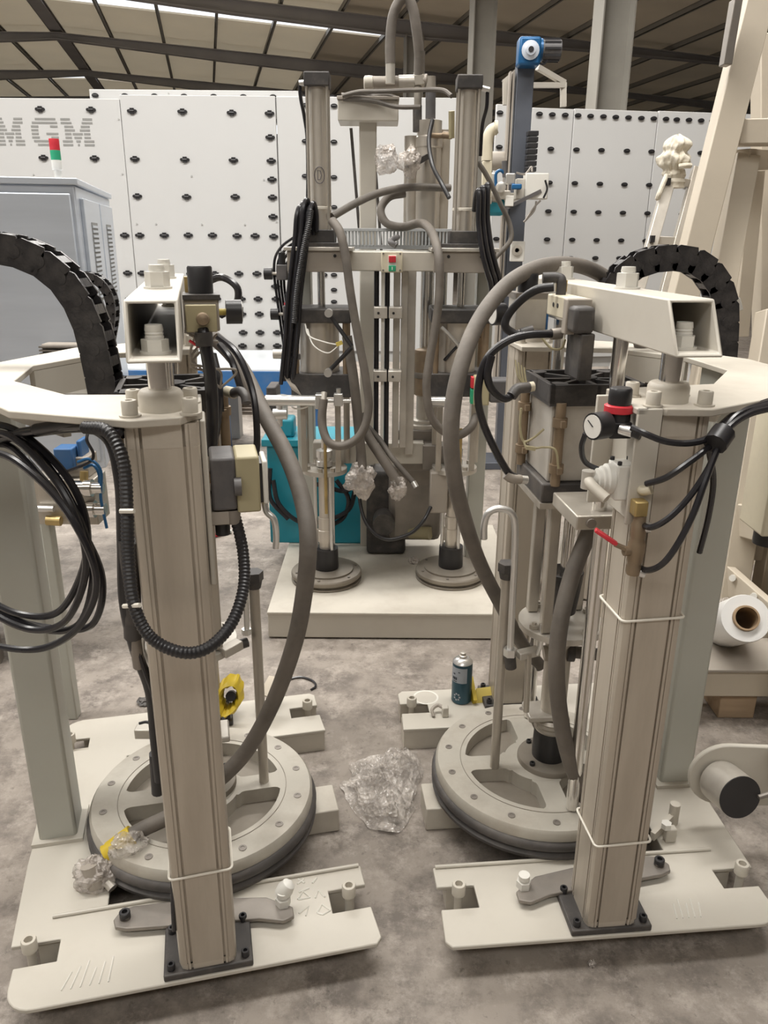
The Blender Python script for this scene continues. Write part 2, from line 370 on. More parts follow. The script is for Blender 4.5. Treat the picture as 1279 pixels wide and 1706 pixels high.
# striped letters: eight slots high, runs along each slot painted grey as the dark behind
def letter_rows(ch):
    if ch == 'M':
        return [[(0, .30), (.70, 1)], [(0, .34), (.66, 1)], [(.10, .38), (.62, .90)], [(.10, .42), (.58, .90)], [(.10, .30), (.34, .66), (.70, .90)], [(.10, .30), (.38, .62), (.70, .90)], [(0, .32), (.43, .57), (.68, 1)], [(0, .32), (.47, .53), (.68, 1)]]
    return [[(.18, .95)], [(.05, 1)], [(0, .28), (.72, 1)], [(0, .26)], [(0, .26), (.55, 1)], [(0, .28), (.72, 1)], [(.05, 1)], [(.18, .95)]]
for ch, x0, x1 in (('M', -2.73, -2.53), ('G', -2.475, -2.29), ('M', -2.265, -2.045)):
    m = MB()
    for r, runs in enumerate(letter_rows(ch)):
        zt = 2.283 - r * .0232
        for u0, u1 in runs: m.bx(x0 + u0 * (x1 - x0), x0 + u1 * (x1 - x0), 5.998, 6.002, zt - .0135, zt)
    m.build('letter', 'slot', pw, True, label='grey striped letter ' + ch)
pr = thing('perforated_panel_screen', 'white perforated panel wall with oval black rollers behind the beige rack', 'panel screen', (1.0, 6.0, 0), math.atan(.17))
KX = 1 / math.cos(math.atan(.17))
for x0, x1, z1, y in ((-.25, -.02, 2.385, 0), (.0, .30, 2.372, .004), (.305, .92, 2.375, 0), (.925, 1.7, 2.38, 0)):
    MB().bx(x0 * KX, x1 * KX, y, y + .03, .66, z1).build('panel', 'panel', pr, False, .003)
for x0 in (.1, .9, 1.6): MB().bx(x0 - .05, x0 + .05, .05, .2, 0, 2.3).build('support_post', 'panel_edge', pr)
MB().bx(-.25, 1.7, .03, .2, .58, .66).build('bottom_rail', 'panel_edge', pr)
o0 = roller_mesh('oval').build('roller', 'black', pr); first = True
for (x, z) in [(1.052, 2.333), (1.144, 2.332), (1.237, 2.332), (1.33, 2.332), (1.421, 2.331), (1.515, 2.331), (1.606, 2.33), (1.7, 2.33), (1.796, 2.329), (1.889, 2.329), (1.981, 2.329), (2.062, 2.328), (2.155, 2.328), (2.248, 2.327), (2.335, 2.327), (2.622, 2.326), (1.151, 2.115), (1.338, 2.115), (1.523, 2.116), (1.713, 2.116), (1.899, 2.116), (2.086, 2.116), (2.276, 2.116), (1.158, 1.896), (1.346, 1.896), (1.534, 1.895), (1.72, 1.894), (1.909, 1.894), (2.19, 1.893), (1.165, 1.706), (1.355, 1.705), (1.541, 1.704), (1.73, 1.703), (1.92, 1.702), (2.19, 1.7), (1.171, 1.515), (1.361, 1.514), (1.548, 1.513), (1.738, 1.512), (1.929, 1.511), (2.18, 1.51), (1.361, 1.386), (1.551, 1.387), (1.738, 1.387), (1.933, 1.384), (0.772, 2.332), (0.78, 2.118), (0.792, 1.515)]:
    M = Matrix.Translation(((x - 1.0) * KX, .0, z))
    if first: o0.matrix_local = M; first = False
    else: inst(o0, 'roller', pr, M)
# blue conveyor bed in front of the left panel wall
cv = thing('conveyor_bed', 'blue conveyor bed with bright glass strip below the left panel wall', 'conveyor', (-1.6, 5.6, 0))
MB().bx(-3.6, -.45, 5.55, 5.85, .44, .615).build('beam', 'blue', cv, True, .004)
MB().add([(-3.6, 5.56, .615), (-.62, 5.56, .615), (-.62, 5.92, .69), (-3.6, 5.92, .69), (-3.6, 5.56, .625), (-.62, 5.56, .625), (-.62, 5.92, .715), (-3.6, 5.92, .715)],
         [(0, 1, 2, 3), (4, 5, 6, 7), (0, 1, 5, 4), (1, 2, 6, 5), (2, 3, 7, 6), (3, 0, 4, 7)]).build('glass_strip', 'glass_light', cv, True)
MB().bx(-3.6, -.45, 5.86, 5.97, .62, .70).build('side_rail', 'steel_dark', cv, True)
for x in (-3.2, -2.2, -1.2, -.5): MB().bx(x - .04, x + .04, 5.62, 5.78, 0, .44).build('leg', 'blue', cv, True)

# ================================================================== ram pumps
def slot_profile(h=.0575, ch=.011, depth=.006):
    side = []
    for t, w, d in ((-.041, .0022, .0022), (-.033, .0045, depth), (.033, .0045, depth), (.041, .0022, .0022)):
        side += [(t - w / 2, 0), (t - w / 2, d), (t + w / 2, d), (t + w / 2, 0)]
    poly = []
    for k in range(4):
        a = k * math.pi / 2; c_, s_ = math.cos(a), math.sin(a)
        pts = [(-h + ch, 0)] + side + [(h - ch, 0), (h - ch * .3, ch * .3)]
        for t, d in pts:
            x, y = t, -h + d
            poly.append((x * c_ - y * s_, x * s_ + y * c_))
    return poly
def cap_screw(r=.0085, h=.016, n=12):  # socket head screw standing on z=0
    return MB().lathe([(r, 0), (r, h * .92), (r * .9, h), (r * .52, h), (r * .5, h * .5)], n=n)
def nut_stack(h0=.0, r=.022, hn=.022, stud=.038, rs=.0135):
    m = MB(); m.cyl((0, 0, 0), (0, 0, .004), r * 1.15, n=18); m.prism(hexagon(r), .004, .004 + hn)
    m.lathe([(rs, .004 + hn), (rs, stud * .6), (rs * .92, stud * .63), (rs, stud * .7), (rs * .92, stud * .75), (rs, stud * .8), (rs * .9, stud)], n=14); return m
def make_ram(name, label, loc, rot, m, shift=0., rod_c=0.):
    root = thing(name, label, 'ram pump', loc, rot)
    X = lambda x: m * x
    P2 = lambda pts: [(m * a, b) for a, b in pts]
    # ---- base: C-shaped plate open away from the column
    outline = [(-.352, -.50), (.33, -.50)] + arc((.34, -.445), .055, -80, 0, 5) + [(.395, -.395), (.31, -.395), (.31, -.338), (.41, -.338), (.42, -.10), (.42, .345),
               (.335, .345), (.335, .405), (.42, .405)] + arc((.36, .445), .06, 0, 85, 5) + [(-.345, .505), (-.36, .49), (-.36, .43), (-.27, .43), (-.27, .375), (-.36, .375), (-.365, .29),
               (.22, .29), (.22, -.275), (-.36, -.275), (-.36, -.335), (-.272, -.335), (-.272, -.40), (-.36, -.40), (-.365, -.485)]
    base = MB().prism(P2(outline), .064, .075).build('base_plate', 'paint', root, bevel=.0025)
    for x0, x1, v0, v1 in ((-.335, .36, -.432, -.405), (-.335, .36, -.33, -.282), (-.362, .38, .293, .37), (-.357, .36, .435, .497), (.235, .30, -.27, .28), (.36, .405, -.27, .28)):
        MB().bx(X(x0), X(x1), v0, v1, 0.0, .064).build('channel', 'paint_dusty', base)
    MB().bx(X(-.345), X(.10), -.065, .04, 0, .07).build('drum_rest', 'paint_dusty', base, bevel=.003)
    MB().cyl((X(-.355), -.277, .079), (X(.335), -.277, .079), .0045, n=8).build('edge_rod', 'paint', base)
    lb = MB().lathe([(.019, 0), (.019, .006), (.0095, .008), (.0095, .085), (.016, .087), (.016, .112), (.0145, .115), (.009, .115), (.0085, .102)], n=14).build('leveling_bolt', 'paint_dusty', base)
    for i, (x, v) in enumerate(((.365, -.365), (-.315, -.368), (.385, .375), (-.325, .402))):
        M = Matrix.Translation((X(x), v, 0))
        if i == 0: lb.matrix_local = M
        else: inst(lb, 'leveling_bolt', base, M)
    # drum clamp bar lying on the front plate, its bolt and clamp head
    return root, base, X, P2
def ram_structure(root, base, X, P2, m):
    # ---- two air cylinders
    prof = slot_profile()
    for sv in (-1, 1):
        v = sv * .435
        cy = MB(Matrix.Translation((0, v, 0))).prism(prof, .105, 1.185).build('air_cylinder', 'barrel', root)
        MB(Matrix.Translation((0, v, 0))).bx(-.09, .09, -.062, .062, .075, .091).build('foot_flange', 'black_dusty', cy, bevel=.003)
        foot = MB(Matrix.Translation((0, v, 0))); foot.prism([(x * .98, y * .98) for x, y in slot_profile(.0575, .016, .004)], .091, .107)
        foot.build('foot_cap', 'barrel_cap', cy)
        head = MB(Matrix.Translation((0, v, 0))).prism(slot_profile(.058, .014, .010), 1.185, 1.223); head.build('head_cap', 'barrel_cap', cy)
        sc = cap_screw(.0085, .014).build('foot_screw', 'black', cy)
        for i, (a, b) in enumerate(((-1, -1), (1, -1), (1, 1), (-1, 1))):
            M = Matrix.Translation((a * .075, v + b * .046, .091))
            if i == 0: sc.matrix_local = M
            else: inst(sc, 'foot_screw', cy, M)
        MB().lathe([(.036, 1.235), (.036, 1.262), (.033, 1.268), (.030, 1.270)], (0, v, 0), 24).build('collar', 'paint_dusty', cy)
        MB().cyl((0, v, 1.26), (0, v, 1.33), .0185, n=20).build('piston_rod', 'chrome', cy)
        nb = nut_stack(0, .021, .018, .044, .0145).build('rod_nut', 'white_plastic', cy); nb.matrix_local = Matrix.Translation((0, v + sv * .03, 1.331))
    # ---- top plate tying cylinders and column
    tp = [(-.064, -.46), (-.03, -.502), (.045, -.512), (.24, -.40), (.43, -.06), (.43, .06), (.24, .40), (.045, .512), (-.03, .502), (-.064, .46),
          (-.064, .31), (.03, .295), (.17, .27), (.29, .10), (.29, -.10), (.17, -.27), (.03, -.295), (-.064, -.31)]
    top = MB().prism(P2(tp), 1.223, 1.236).build('top_plate', 'paint_dusty', root, bevel=.002)
    for s_ in (-1, 1):
        MB().add([(X(.17), s_ * .27, 1.16), (X(.29), s_ * .10, 1.16), (X(.29), s_ * .10, 1.223), (X(.17), s_ * .27, 1.223), (X(.182), s_ * .278, 1.16), (X(.302), s_ * .108, 1.16), (X(.302), s_ * .108, 1.223), (X(.182), s_ * .278, 1.223)],
                 [(0, 1, 2, 3), (4, 5, 6, 7), (0, 1, 5, 4), (1, 2, 6, 5), (2, 3, 7, 6), (3, 0, 4, 7)]).build('stiffener', 'paint', top)
    tb = MB().lathe([(.017, 0), (.017, .003), (.0125, .003), (.0125, .024), (.011, .026), (.006, .026), (.006, .018)], n=12).build('plate_bolt', 'paint_dusty', top); k = 0
    for sv in (-1, 1):
        for a, b in ((-.046, -.046), (.046, -.046), (-.046, .046), (.046, .046)):
            M = Matrix.Translation((a, sv * .435 + b, 1.236))
            if k == 0: tb.matrix_local = M
            else: inst(tb, 'plate_bolt', top, M)
            k += 1
    # ---- side column
    MB().bx(X(.315), X(.405), -.03, .07, .075, 1.223).build('column', 'paint_green', root, bevel=.008)
    MB().bx(X(.30), X(.42), -.045, .085, .075, .085).build('column_weld', 'paint', root)
    # ---- cross beam: square tube, ends cut on a slant
    o_, i_, w = .040, .034, .006
    def ring(zt, zb, h): return [(-h, zb), (h, zb), (h, zt), (-h, zt)]
    bmv = []; bmf = []
    for sv in (-1, 1):
        for h, zb, zt in ((.040, 1.325, 1.413), (.034, 1.331, 1.407)):
            for x, z in ((-h, zb), (h, zb), (h, zt), (-h, zt)):
                fr = (z - 1.325) / .088
                bmv.append((x, sv * (.532 - .055 * fr), z))
    for k in range(4):
        j = (k + 1) % 4
        bmf += [(k, j, 8 + j, 8 + k), (4 + k, 4 + j, 12 + j, 12 + k), (k, j, 4 + j, 4 + k), (8 + k, 8 + j, 12 + j, 12 + k)]
    beam = MB().add(bmv, bmf).build('cross_beam', 'paint', root, bevel=.003)
    nb = nut_stack(0, .0225, .026, .042, .0145).build('beam_nut', 'white_plastic', beam); nb.matrix_local = Matrix.Translation((0, -.2, 1.413))
    inst(nb, 'beam_nut', beam, Matrix.Translation((0, .2, 1.413)))
    return top, beam
def ram_pump(root, X, m, fu, fv):
    # guide rods, air motor, pump, follower
    for v in (-.2, .2):
        MB().cyl((0, v, .165), (0, v, 1.33), .0155, n=18).build('guide_rod', 'chrome', root)
    am = MB().bx(-.098, .098, -.098, .098, .985, 1.165).build('air_motor', 'alu', root, bevel=.004)
    cap = MB(); h = .108
    for a in (-1, 1):
        cap.bx(a * h, a * (h - .012), -h, h, 1.165, 1.207); cap.bx(-h, h, a * h, a * (h - .012), 1.165, 1.207)
        cap.beam((-h + .01, a * (h - .01), 1.19), (h - .01, -a * (h - .01), 1.19), .009, .03)
        for b in (-1, 1): cap.cyl((a * .083, b * .083, 1.165), (a * .083, b * .083, 1.207), .021, n=14)
    cap.bx(-h, h, -.005, .005, 1.175, 1.204); cap.bx(-.005, .005, -h, h, 1.175, 1.204); cap.bx(-h, h, -h, h, 1.160, 1.168); cap.cyl((0, 0, 1.165), (0, 0, 1.208), .032, n=18)
    cap.build('motor_cap', 'cast_black', am, bevel=.001)
    MB().bx(-.112, .112, -.112, .112, .940, .985).build('motor_base', 'cast_black', am, bevel=.004)
    for x, v in ((X(-.112), .075), (X(.112), -.075), (X(.112), .075), (X(-.082), -.108), (.06, .108)):
        MB().cyl((x, v, .98), (x, v, 1.168), .0115, n=12).build('tie_tube', 'bronze', am)
    for z in (1.02, 1.125):
        for x, v in ((X(-.082), -.108), (X(-.112), .075)):
            MB().lathe([(.0115, -.010), (.0165, -.010), (.0165, .010), (.0115, .010)], (x, v, z), 14).build('clamp', 'bronze', am)
            MB().cb((x, v - .02, z), (.010, .018, .014)).build('clamp_ear', 'bronze', am)
    # motor carrier plate and standoffs
    MB().bx(-.115, .115, -.115, .115, .926, .940).build('carrier_plate', 'steel', root)
    for a, b in ((-.06, -.06), (.06, -.06), (-.06, .06), (.06, .06)):
        MB().bx(a - .013, a + .013, b - .013, b + .013, .585, .926).build('standoff', 'steel', root, bevel=.003)
    fl_ = MB().lathe([(.045, .567), (.108, .567), (.108, .583), (.045, .585)], (0, 0, 0), 36).build('pump_flange', 'alu', root)
    for a in (25, 115, 205, 295):
        n_ = MB(Matrix.Translation((.09 * math.cos(math.radians(a)), .09 * math.sin(math.radians(a)), .583))); n_.prism(hexagon(.012), 0, .011); n_.cyl((0, 0, .011), (0, 0, .017), .006, n=10)
        n_.build('flange_nut', 'steel', fl_)
    MB().lathe([(.02, .60), (.034, .61), (.040, .66), (.046, .72), (.044, .722), (.03, .70)], (0, 0, 0), 24).build('packing_cup', 'cast_black', root)
    MB().cyl((0, 0, .70), (0, 0, .93), .014, n=14).build('pump_shaft', 'chrome', root)
    MB().lathe([(.034, .30), (.034, .545), (.040, .548), (.040, .567)], (0, 0, 0), 28).build('pump_tube', 'steel', root)
    MB().lathe([(.045, .262), (.047, .268), (.044, .274), (.047, .280), (.044, .286), (.047, .292), (.040, .30)], (0, 0, 0), 28).build('clamp_ring', 'steel', root)
    MB().bx(X(-.075), X(.03), -.04, .04, .305, .322).build('clamp_plate', 'alu', root, bevel=.004)
    MB().lathe([(.046, .176), (.047, .20), (.045, .262)], (0, 0, 0), 28).build('rubber_boot', 'black', root)
    hf = MB().lathe([(.085, .160), (.085, .170), (.083, .174), (.05, .176)], (0, 0, 0), 40).build('hub_flange', 'follower_low', root)
    for a in range(4):
        q = math.radians(35 + 90 * a); sc = cap_screw(.0075, .010).build('hub_screw', 'black', hf); sc.matrix_local = Matrix.Translation((.07 * math.cos(q), .07 * math.sin(q), .173))
    # follower plate: lower disc, outer ring, hub and spokes with fan windows, two wiper rings
    R = .285
    lo = MB().lathe([(.02, .112), (R - .012, .112), (R - .012, .119), (.02, .119)], (fu, fv, 0), 72).build('follower_plate', 'follower_low', root)
    g = MB()
    g.lathe([(.197, .115), (R - .03, .115), (R - .006, .130), (R - .006, .150), (R - .012, .158), (.235, .160), (.197, .160), (.197, .115)], (fu, fv, 0), 72)
    g.build('follower_ring', 'follower', lo)
    MB().lathe([(.212, .160), (.212, .1612), (.2105, .1612), (.2105, .160)], (fu, fv, 0), 72, caps=False).build('ring_joint', 'follower_low', lo)
    MB().lathe([(.02, .115), (.090, .115), (.090, .160), (.02, .160)], (fu, fv, 0), 48).build('follower_hub', 'follower', lo)
    for a in range(4):
        q = math.radians(90 * a); c_, s_ = math.cos(q), math.sin(q); w = .029
        poly = [(.06, -w - .010), (.088, -w - .010), (.096, -w - .002), (.104, -w), (.178, -w), (.187, -w - .003), (.193, -w - .010), (.205, -w - .014),
                (.205, w + .014), (.193, w + .010), (.187, w + .003), (.178, w), (.104, w), (.096, w + .002), (.088, w + .010), (.06, w + .010)]
        MB().prism([(fu + x * c_ - y * s_, fv + x * s_ + y * c_) for x, y in poly], .115, .1597).build('spoke', 'follower', lo)
    MB().lathe([(R - .02, .080), (R + .001, .082), (R + .003, .092), (R - .004, .098), (R - .012, .100), (R - .012, .104), (R + .002, .107), (R + .004, .118), (R, .126), (R - .008, .130), (R - .03, .130)], (fu, fv, 0), 72, caps=False).build('wiper_ring', 'rubber', lo)
    MB().lathe([(.02, .098), (R - .03, .100), (R - .03, .113), (.02, .113)], (fu, fv, 0), 48).build('follower_bottom', 'steel_dark', lo)
    sc = MB().lathe([(.0095, 0), (.0095, .0012), (.005, .0012), (.0048, .0004)], n=14).build('ring_screw', 'steel_dark', lo)
    for i in range(14):
        q = 2 * math.pi * (i + .3) / 14; M = Matrix.Translation((fu + .245 * math.cos(q), fv + .245 * math.sin(q), .1597))
        if i == 0: sc.matrix_local = M
        else: inst(sc, 'ring_screw', lo, M)
    # bleed rod with a square black cap
    MB().cyl((X(-.155), -.02, .158), (X(-.155), -.02, .735), .0125, n=16).build('bleed_rod', 'steel', root)
    bc = MB(); bc.prism([(X(-.155) + x, -.02 + y) for x, y in hexagon(.0235)], .735, .757); bc.cyl((X(-.155), -.02, .715), (X(-.155), -.02, .735), .0165, .021, n=14); bc.build('bleed_cap', 'black_dusty', root)
    return lo
def hose_part(root, name, pts, r, material, n=10, k=7): return MB().tube(pts, r, n, k).build(name, material, root, True)
def zip_ring(root, v, z, off=.0605):
    m = MB(); h = off
    P = [(-h, -h), (h, -h), (h, h), (-h, h)]
    pts = []
    for i in range(4):
        cx, cy = P[i][0] * .85, P[i][1] * .85; a0 = 225 + 90 * i
        pts += [Vector((cx + h * .15 * math.cos(math.radians(a0 + d)) * 1.0, v + cy + h * .15 * math.sin(math.radians(a0 + d)), z + .004 * math.sin(i * 1.3))) for d in (-45, -15, 15, 45)]
    pts.append(pts[0]); m.sweep(pts, .0026, 6); m.build('cable_tie', 'zip', root)
def gauge(root, c, d, r=.02, depth=.022, name='pressure_gauge'):
    c = Vector(c); d = Vector(d).normalized(); o = MB().cyl(c, c + d * depth, r, n=22).build(name, 'black', root, True)
    MB().cyl(c + d * (depth - .001), c + d * (depth + .0012), r * .86, n=22).build('dial', 'dial', o, True)
    n_ = d.cross(Vector((0, 0, 1))).normalized(); u_ = n_.cross(d)
    MB().beam(c + d * (depth + .002) - n_ * r * .1, c + d * (depth + .002) + n_ * r * .45 + u_ * r * .4, r * .1, .0008).build('needle', 'black', o, True)
    return o
# ------------------------------------------------------------------ left ram
rl, bl, X, P2 = make_ram('ram_pump', 'ram pump on the left with coiled black tubes and chalk scrawls on its base', (-.464, 1.683, 0), math.radians(13.2), -1)
tl_, bmL = ram_structure(rl, bl, X, P2, -1)
ram_pump(rl, X, -1, .0, -.02)
zip_ring(rl, -.435, .33); 
# clamp bar on the front plate
def clamp_bar(base, X, flip):
    s = -1 if flip else 1
    m = MB(); poly = [(X(s * x), v) for x, v in ((.20, -.335), (.185, -.31), (.16, -.305), (.02, -.315), (-.13, -.345), (-.185, -.385), (-.185, -.41), (-.16, -.418), (-.11, -.40), (.17, -.365), (.195, -.355))]
    m.prism(poly, .088, .098); b = m.build('clamp_bar', 'steel_dark', base, bevel=.002)
    MB().cyl((X(s * .175), -.335, .075), (X(s * .175), -.335, .105), .012, n=12).build('pivot', 'steel_dark', b)
    sc = cap_screw(.012, .016).build('pivot_screw', 'black', b); sc.matrix_local = Matrix.Translation((X(s * .175), -.335, .100))
    h = MB(Matrix.Translation((X(s * -.165), -.372, 0))); h.cyl((0, 0, .075), (0, 0, .128), .009, n=12); h.prism(hexagon(.017), .098, .116); h.cyl((0, 0, .120), (0, 0, .132), .013, n=12)
    h.build('clamp_stud', 'white_plastic', b)
    return b
cbL = clamp_bar(bl, X, False)
MB().lathe([(.0, .0), (.017, .004), (.019, .02), (.015, .036), (.006, .042)], (0, 0, 0), 12, M=Matrix.Rotation(.6, 4, 'Y')).build('clamp_head', 'white_plastic', cbL).matrix_local = Matrix.Translation((.16, -.365, .115))
# scrawled chalk marks
mk = MB()
for pts in (((.205, -.30), (.222, -.288)), ((.222, -.30), (.208, -.285)), ((.24, -.305), (.252, -.290)), ((.20, -.345), (.215, -.325), (.228, -.346), (.202, -.346)), ((.24, -.35), (.25, -.33), (.262, -.352)), ((.198, -.385), (.222, -.37), (.212, -.395)), ((.238, -.392), (.252, -.372), (.268, -.392), (.25, -.40), (.238, -.392)), ((.205, -.325), (.23, -.318))):
    mk.sweep([Vector((a, b, .0756)) for a, b in pts], .0022, 5)
mk.build('chalk_mark', 'chalk', bl)
for k in range(6):
    MB().sweep([Vector((-.29 + k * .018, -.47, .0755)), Vector((-.275 + k * .016, -.43 + .01 * (k % 3), .0755))], .0016, 5).build('scuff', 'chalk', bl)
# thick grey delivery hose
hose_part(rl, 'delivery_hose', [(-0.514,2,1.298),(-0.434,1.98,1.271),(-0.351,1.9,1.21),(-0.274,1.75,1.124),(-0.213,1.65,1.053),(-0.175,1.58,0.979),(-0.158,1.52,0.9),(-0.17,1.5,0.778),(-0.195,1.5,0.663),(-0.248,1.53,0.508),(-0.313,1.55,0.372),(-0.374,1.55,0.295),(-0.442,1.55,0.234),(-0.502,1.52,0.2),(-0.563,1.5,0.178),(-0.608,1.48,0.161)], .0185, 'hose', 14, 8)
hose_part(rl, 'hose_cap', [(-0.587,1.49,0.168),(-0.609,1.48,0.155),(-0.645,1.465,0.132)], .025, 'yellow', 14, 3)
# black bundle falling from the beam valves
for i, pts in enumerate(([(-0.37,1.75,1.298),(-0.319,1.7,1.266),(-0.282,1.65,1.197),(-0.271,1.62,1.113),(-0.279,1.62,1.02),(-0.278,1.65,0.956)], [(-0.353,1.6,1.279),(-0.34,1.58,1.222),(-0.343,1.56,1.152),(-0.356,1.56,1.095)], [(-0.355,1.7,1.285),(-0.325,1.66,1.259),(-0.307,1.64,1.212),(-0.303,1.64,1.192)], [(-0.378,1.72,1.414),(-0.338,1.68,1.425),(-0.304,1.66,1.405),(-0.31,1.66,1.369),(-0.345,1.68,1.349)])):
    hose_part(rl, 'air_tube', pts, .0075 if i != 1 else .011, 'tube', 8)
# corrugated conduit hanging in front of the post, from the top plate to the switch box
MB().corrugated([(-0.472,1.2,1.219),(-0.424,1.17,1.219),(-0.397,1.145,1.178),(-0.394,1.13,1.106),(-0.398,1.125,1.029),(-0.394,1.115,0.956),(-0.372,1.11,0.9),(-0.323,1.1,0.878),(-0.283,1.115,0.877),(-0.252,1.16,0.897),(-0.238,1.21,0.939),(-0.243,1.25,0.989),(-0.259,1.28,1.044),(-0.264,1.29,1.054)], .0105, 12).build('corrugated_conduit', 'black', rl, True)
hose_part(rl, 'air_tube', [(-0.603,1.32,1.186),(-0.505,1.26,1.209),(-0.443,1.22,1.197),(-0.424,1.2,1.133),(-0.434,1.21,1.025),(-0.446,1.22,0.91),(-0.448,1.25,0.8),(-0.439,1.28,0.694),(-0.446,1.3,0.573),(-0.449,1.31,0.466)], .0105, 'black', 10)
hose_part(rl, 'air_tube', [(-0.448,1.235,0.856),(-0.437,1.25,0.763),(-0.431,1.27,0.687),(-0.429,1.28,0.574),(-0.416,1.25,0.471),(-0.408,1.22,0.368),(-0.41,1.2,0.268),(-0.414,1.2,0.191)], .0048, 'tube', 8)
MB().cyl(*[(-0.423,1.205,1.027),(-0.445,1.24,0.83)], .0165, n=12).build('cable_sleeve', 'black_dusty', rl, True)
MB().cyl(*[(-0.443,1.24,0.842),(-0.446,1.255,0.76)], .011, n=10).build('sleeve_end', 'steel_dark', rl, True)
MB().cyl(*[(-0.455,1.32,0.523),(-0.462,1.33,0.42)], .013, n=12).build('cable_plug', 'black', rl, True)
for q in ([(-0.401,1.12,1.108),(-0.378,1.115,1.11)], [(-0.412,1.12,0.948),(-0.379,1.1,0.96)]):
    MB().cyl(q[0], q[1], .004, n=6).build('cable_tie', 'zip', rl, True)
# coil of black tubes hanging on the column
for i, (ro, dx, ph) in enumerate(((0, 0, 0), (.012, .012, .3), (-.012, -.01, .7), (.03, .0, 1.1))):
    base_pts = [(-0.786,1.42,1.139),(-0.677,1.36,1.161),(-0.582,1.3,1.123),(-0.53,1.27,1.035),(-0.528,1.27,0.933),(-0.588,1.3,0.834),(-0.677,1.34,0.793),(-0.776,1.38,0.805),(-0.843,1.42,0.876),(-0.846,1.44,1.02),(-0.794,1.43,1.125)]
    off = [(Vector(p) + Vector((dx + ro * math.cos(ph + j), .014 * i, -ro * .9 + .008 * math.sin(2 * j + ph)))) for j, p in enumerate(base_pts)]
    hose_part(rl, 'coiled_tube', off, .0068, 'tube', 8, 8)
hose_part(rl, 'coiled_tube', [(-0.685,1.27,1.167),(-0.599,1.23,1.153),(-0.513,1.19,1.084),(-0.474,1.18,0.973),(-0.514,1.19,0.879),(-0.601,1.22,0.815),(-0.702,1.25,0.804),(-0.769,1.28,0.818)], .0062, 'tube', 8, 8)
for i in range(4):
    hose_part(rl, 'air_tube', [(-0.731,1.4,1.145),(-0.634,1.34,1.175),(-0.529,1.27,1.202),(-0.461,1.22,1.214),(-0.409,1.18,1.215)], .0058, 'tube', 8).location = (0, .018 * i, .007 * (i % 2) - .006 * i)
# switch box on a bracket, right side of the front post
MB().bx(.058, .068, -.47, -.395, .93, 1.223).build('bracket', 'paint', rl, bevel=.003)
sb = MB().bx(.070, .112, -.46, -.37, 1.062, 1.155).build('switch_box', 'grey_plastic', rl, bevel=.005)
MB().bx(.112, .152, -.46, -.37, 1.056, 1.155).build('switch_cover', 'khaki', sb, bevel=.004)
MB().cyl((.108, -.462, 1.105), (.120, -.462, 1.105), .016, n=14).build('boss', 'grey_plastic', sb)
MB().bx(.152, .157, -.45, -.40, 1.07, 1.14).build('gasket', 'black', sb)
MB().bx(.157, .166, -.455, -.385, 1.068, 1.145).build('lever_plate', 'white_plastic', sb, bevel=.003)
MB().tube([(.160, -.42, 1.07), (.163, -.425, 1.045), (.175, -.43, 1.03), (.178, -.43, 1.00), (.176, -.43, .975)], .006, 10).build('lever', 'bright', sb)
MB().bx(.066, .105, -.455, -.38, 1.035, 1.060).build('mount_foot', 'grey_box', sb, bevel=.002)
MB().cyl((.085, -.43, 1.01), (.085, -.43, 1.037), .013, n=14).build('gland', 'black', sb)
MB().cyl((.104, -.445, 1.035), (.104, -.445, 1.06), .0125, n=14).build('gland', 'steel_dark', sb)
# valve set on the beam's right side
vb = MB().bx(.044, .105, -.30, -.22, 1.345, 1.40).build('valve_block', 'grey_box', rl, bevel=.003)
MB().bx(.044, .108, -.305, -.215, 1.40, 1.408).build('valve_lid', 'black_dusty', vb)
MB().bx(.047, .10, -.312, -.30, 1.345, 1.392).build('face_plate', 'khaki', vb, bevel=.002)
MB().lathe([(.009, 0), (.012, .006), (.010, .014), (.003, .017)], (.076, -.312, 1.368), 12, M=Matrix.Rotation(math.pi / 2, 4, 'X')).build('plug', 'bronze', vb)
MB().lathe([(.022, 1.408), (.022, 1.452), (.020, 1.455)], (.076, -.26, 0), 20).build('regulator_knob', 'black', vb)
MB().bx(.048, .07, -.235, -.215, 1.405, 1.435).build('elbow', 'brass', vb)
g_ = gauge(rl, rl.matrix_world @ Vector((.118, -.26, 1.375)), rl.matrix_world.to_3x3() @ Vector((1, 0, 0)), .0215, .028)
MB().cyl((.103, -.26, 1.375), (.120, -.26, 1.375), .006, n=10).build('gauge_stem', 'yellow_pale', g_)
MB().tube([(.075, -.305, 1.35), (.078, -.315, 1.32), (.082, -.315, 1.27), (.082, -.31, 1.20), (.075, -.30, 1.12)], .0115, 10).build('air_tube', 'tube', rl)
MB().cyl((.075, -.315, 1.345), (.076, -.316, 1.322), .0155, n=12).build('tube_fitting', 'black_dusty', rl)
for a, b, cM in (((.05, -.30, 1.33), (.09, -.30, 1.325), 'red'), ((.05, -.25, 1.335), (.10, -.24, 1.32), 'bright')):
    MB().tube([a, ((a[0] + b[0]) / 2, a[1], a[2] - .012), b], .0025, 6).build('sensor_wire', 'grey_box' if cM == 'bright' else 'red', rl)
for k in range(3):
    MB().tube([(.06 + .02 * k, -.29 + .02 * k, 1.335), (.05, -.28, 1.30 - .01 * k), (.07 + .03 * k, -.26, 1.27), (.10, -.25, 1.235)], .0022, 6).build('sensor_wire', 'grey_box', rl)
ft = MB().tube([(-0.317,1.62,1.196),(-0.298,1.6,1.204),(-0.285,1.58,1.198),(-0.281,1.57,1.185)], .010, 10).build('elbow_fitting', 'black_dusty', rl, True)
MB().cyl(*[(-0.334,1.64,1.196),(-0.315,1.62,1.196)], .012, n=12).build('fitting_nut', 'offwhite', ft, True)
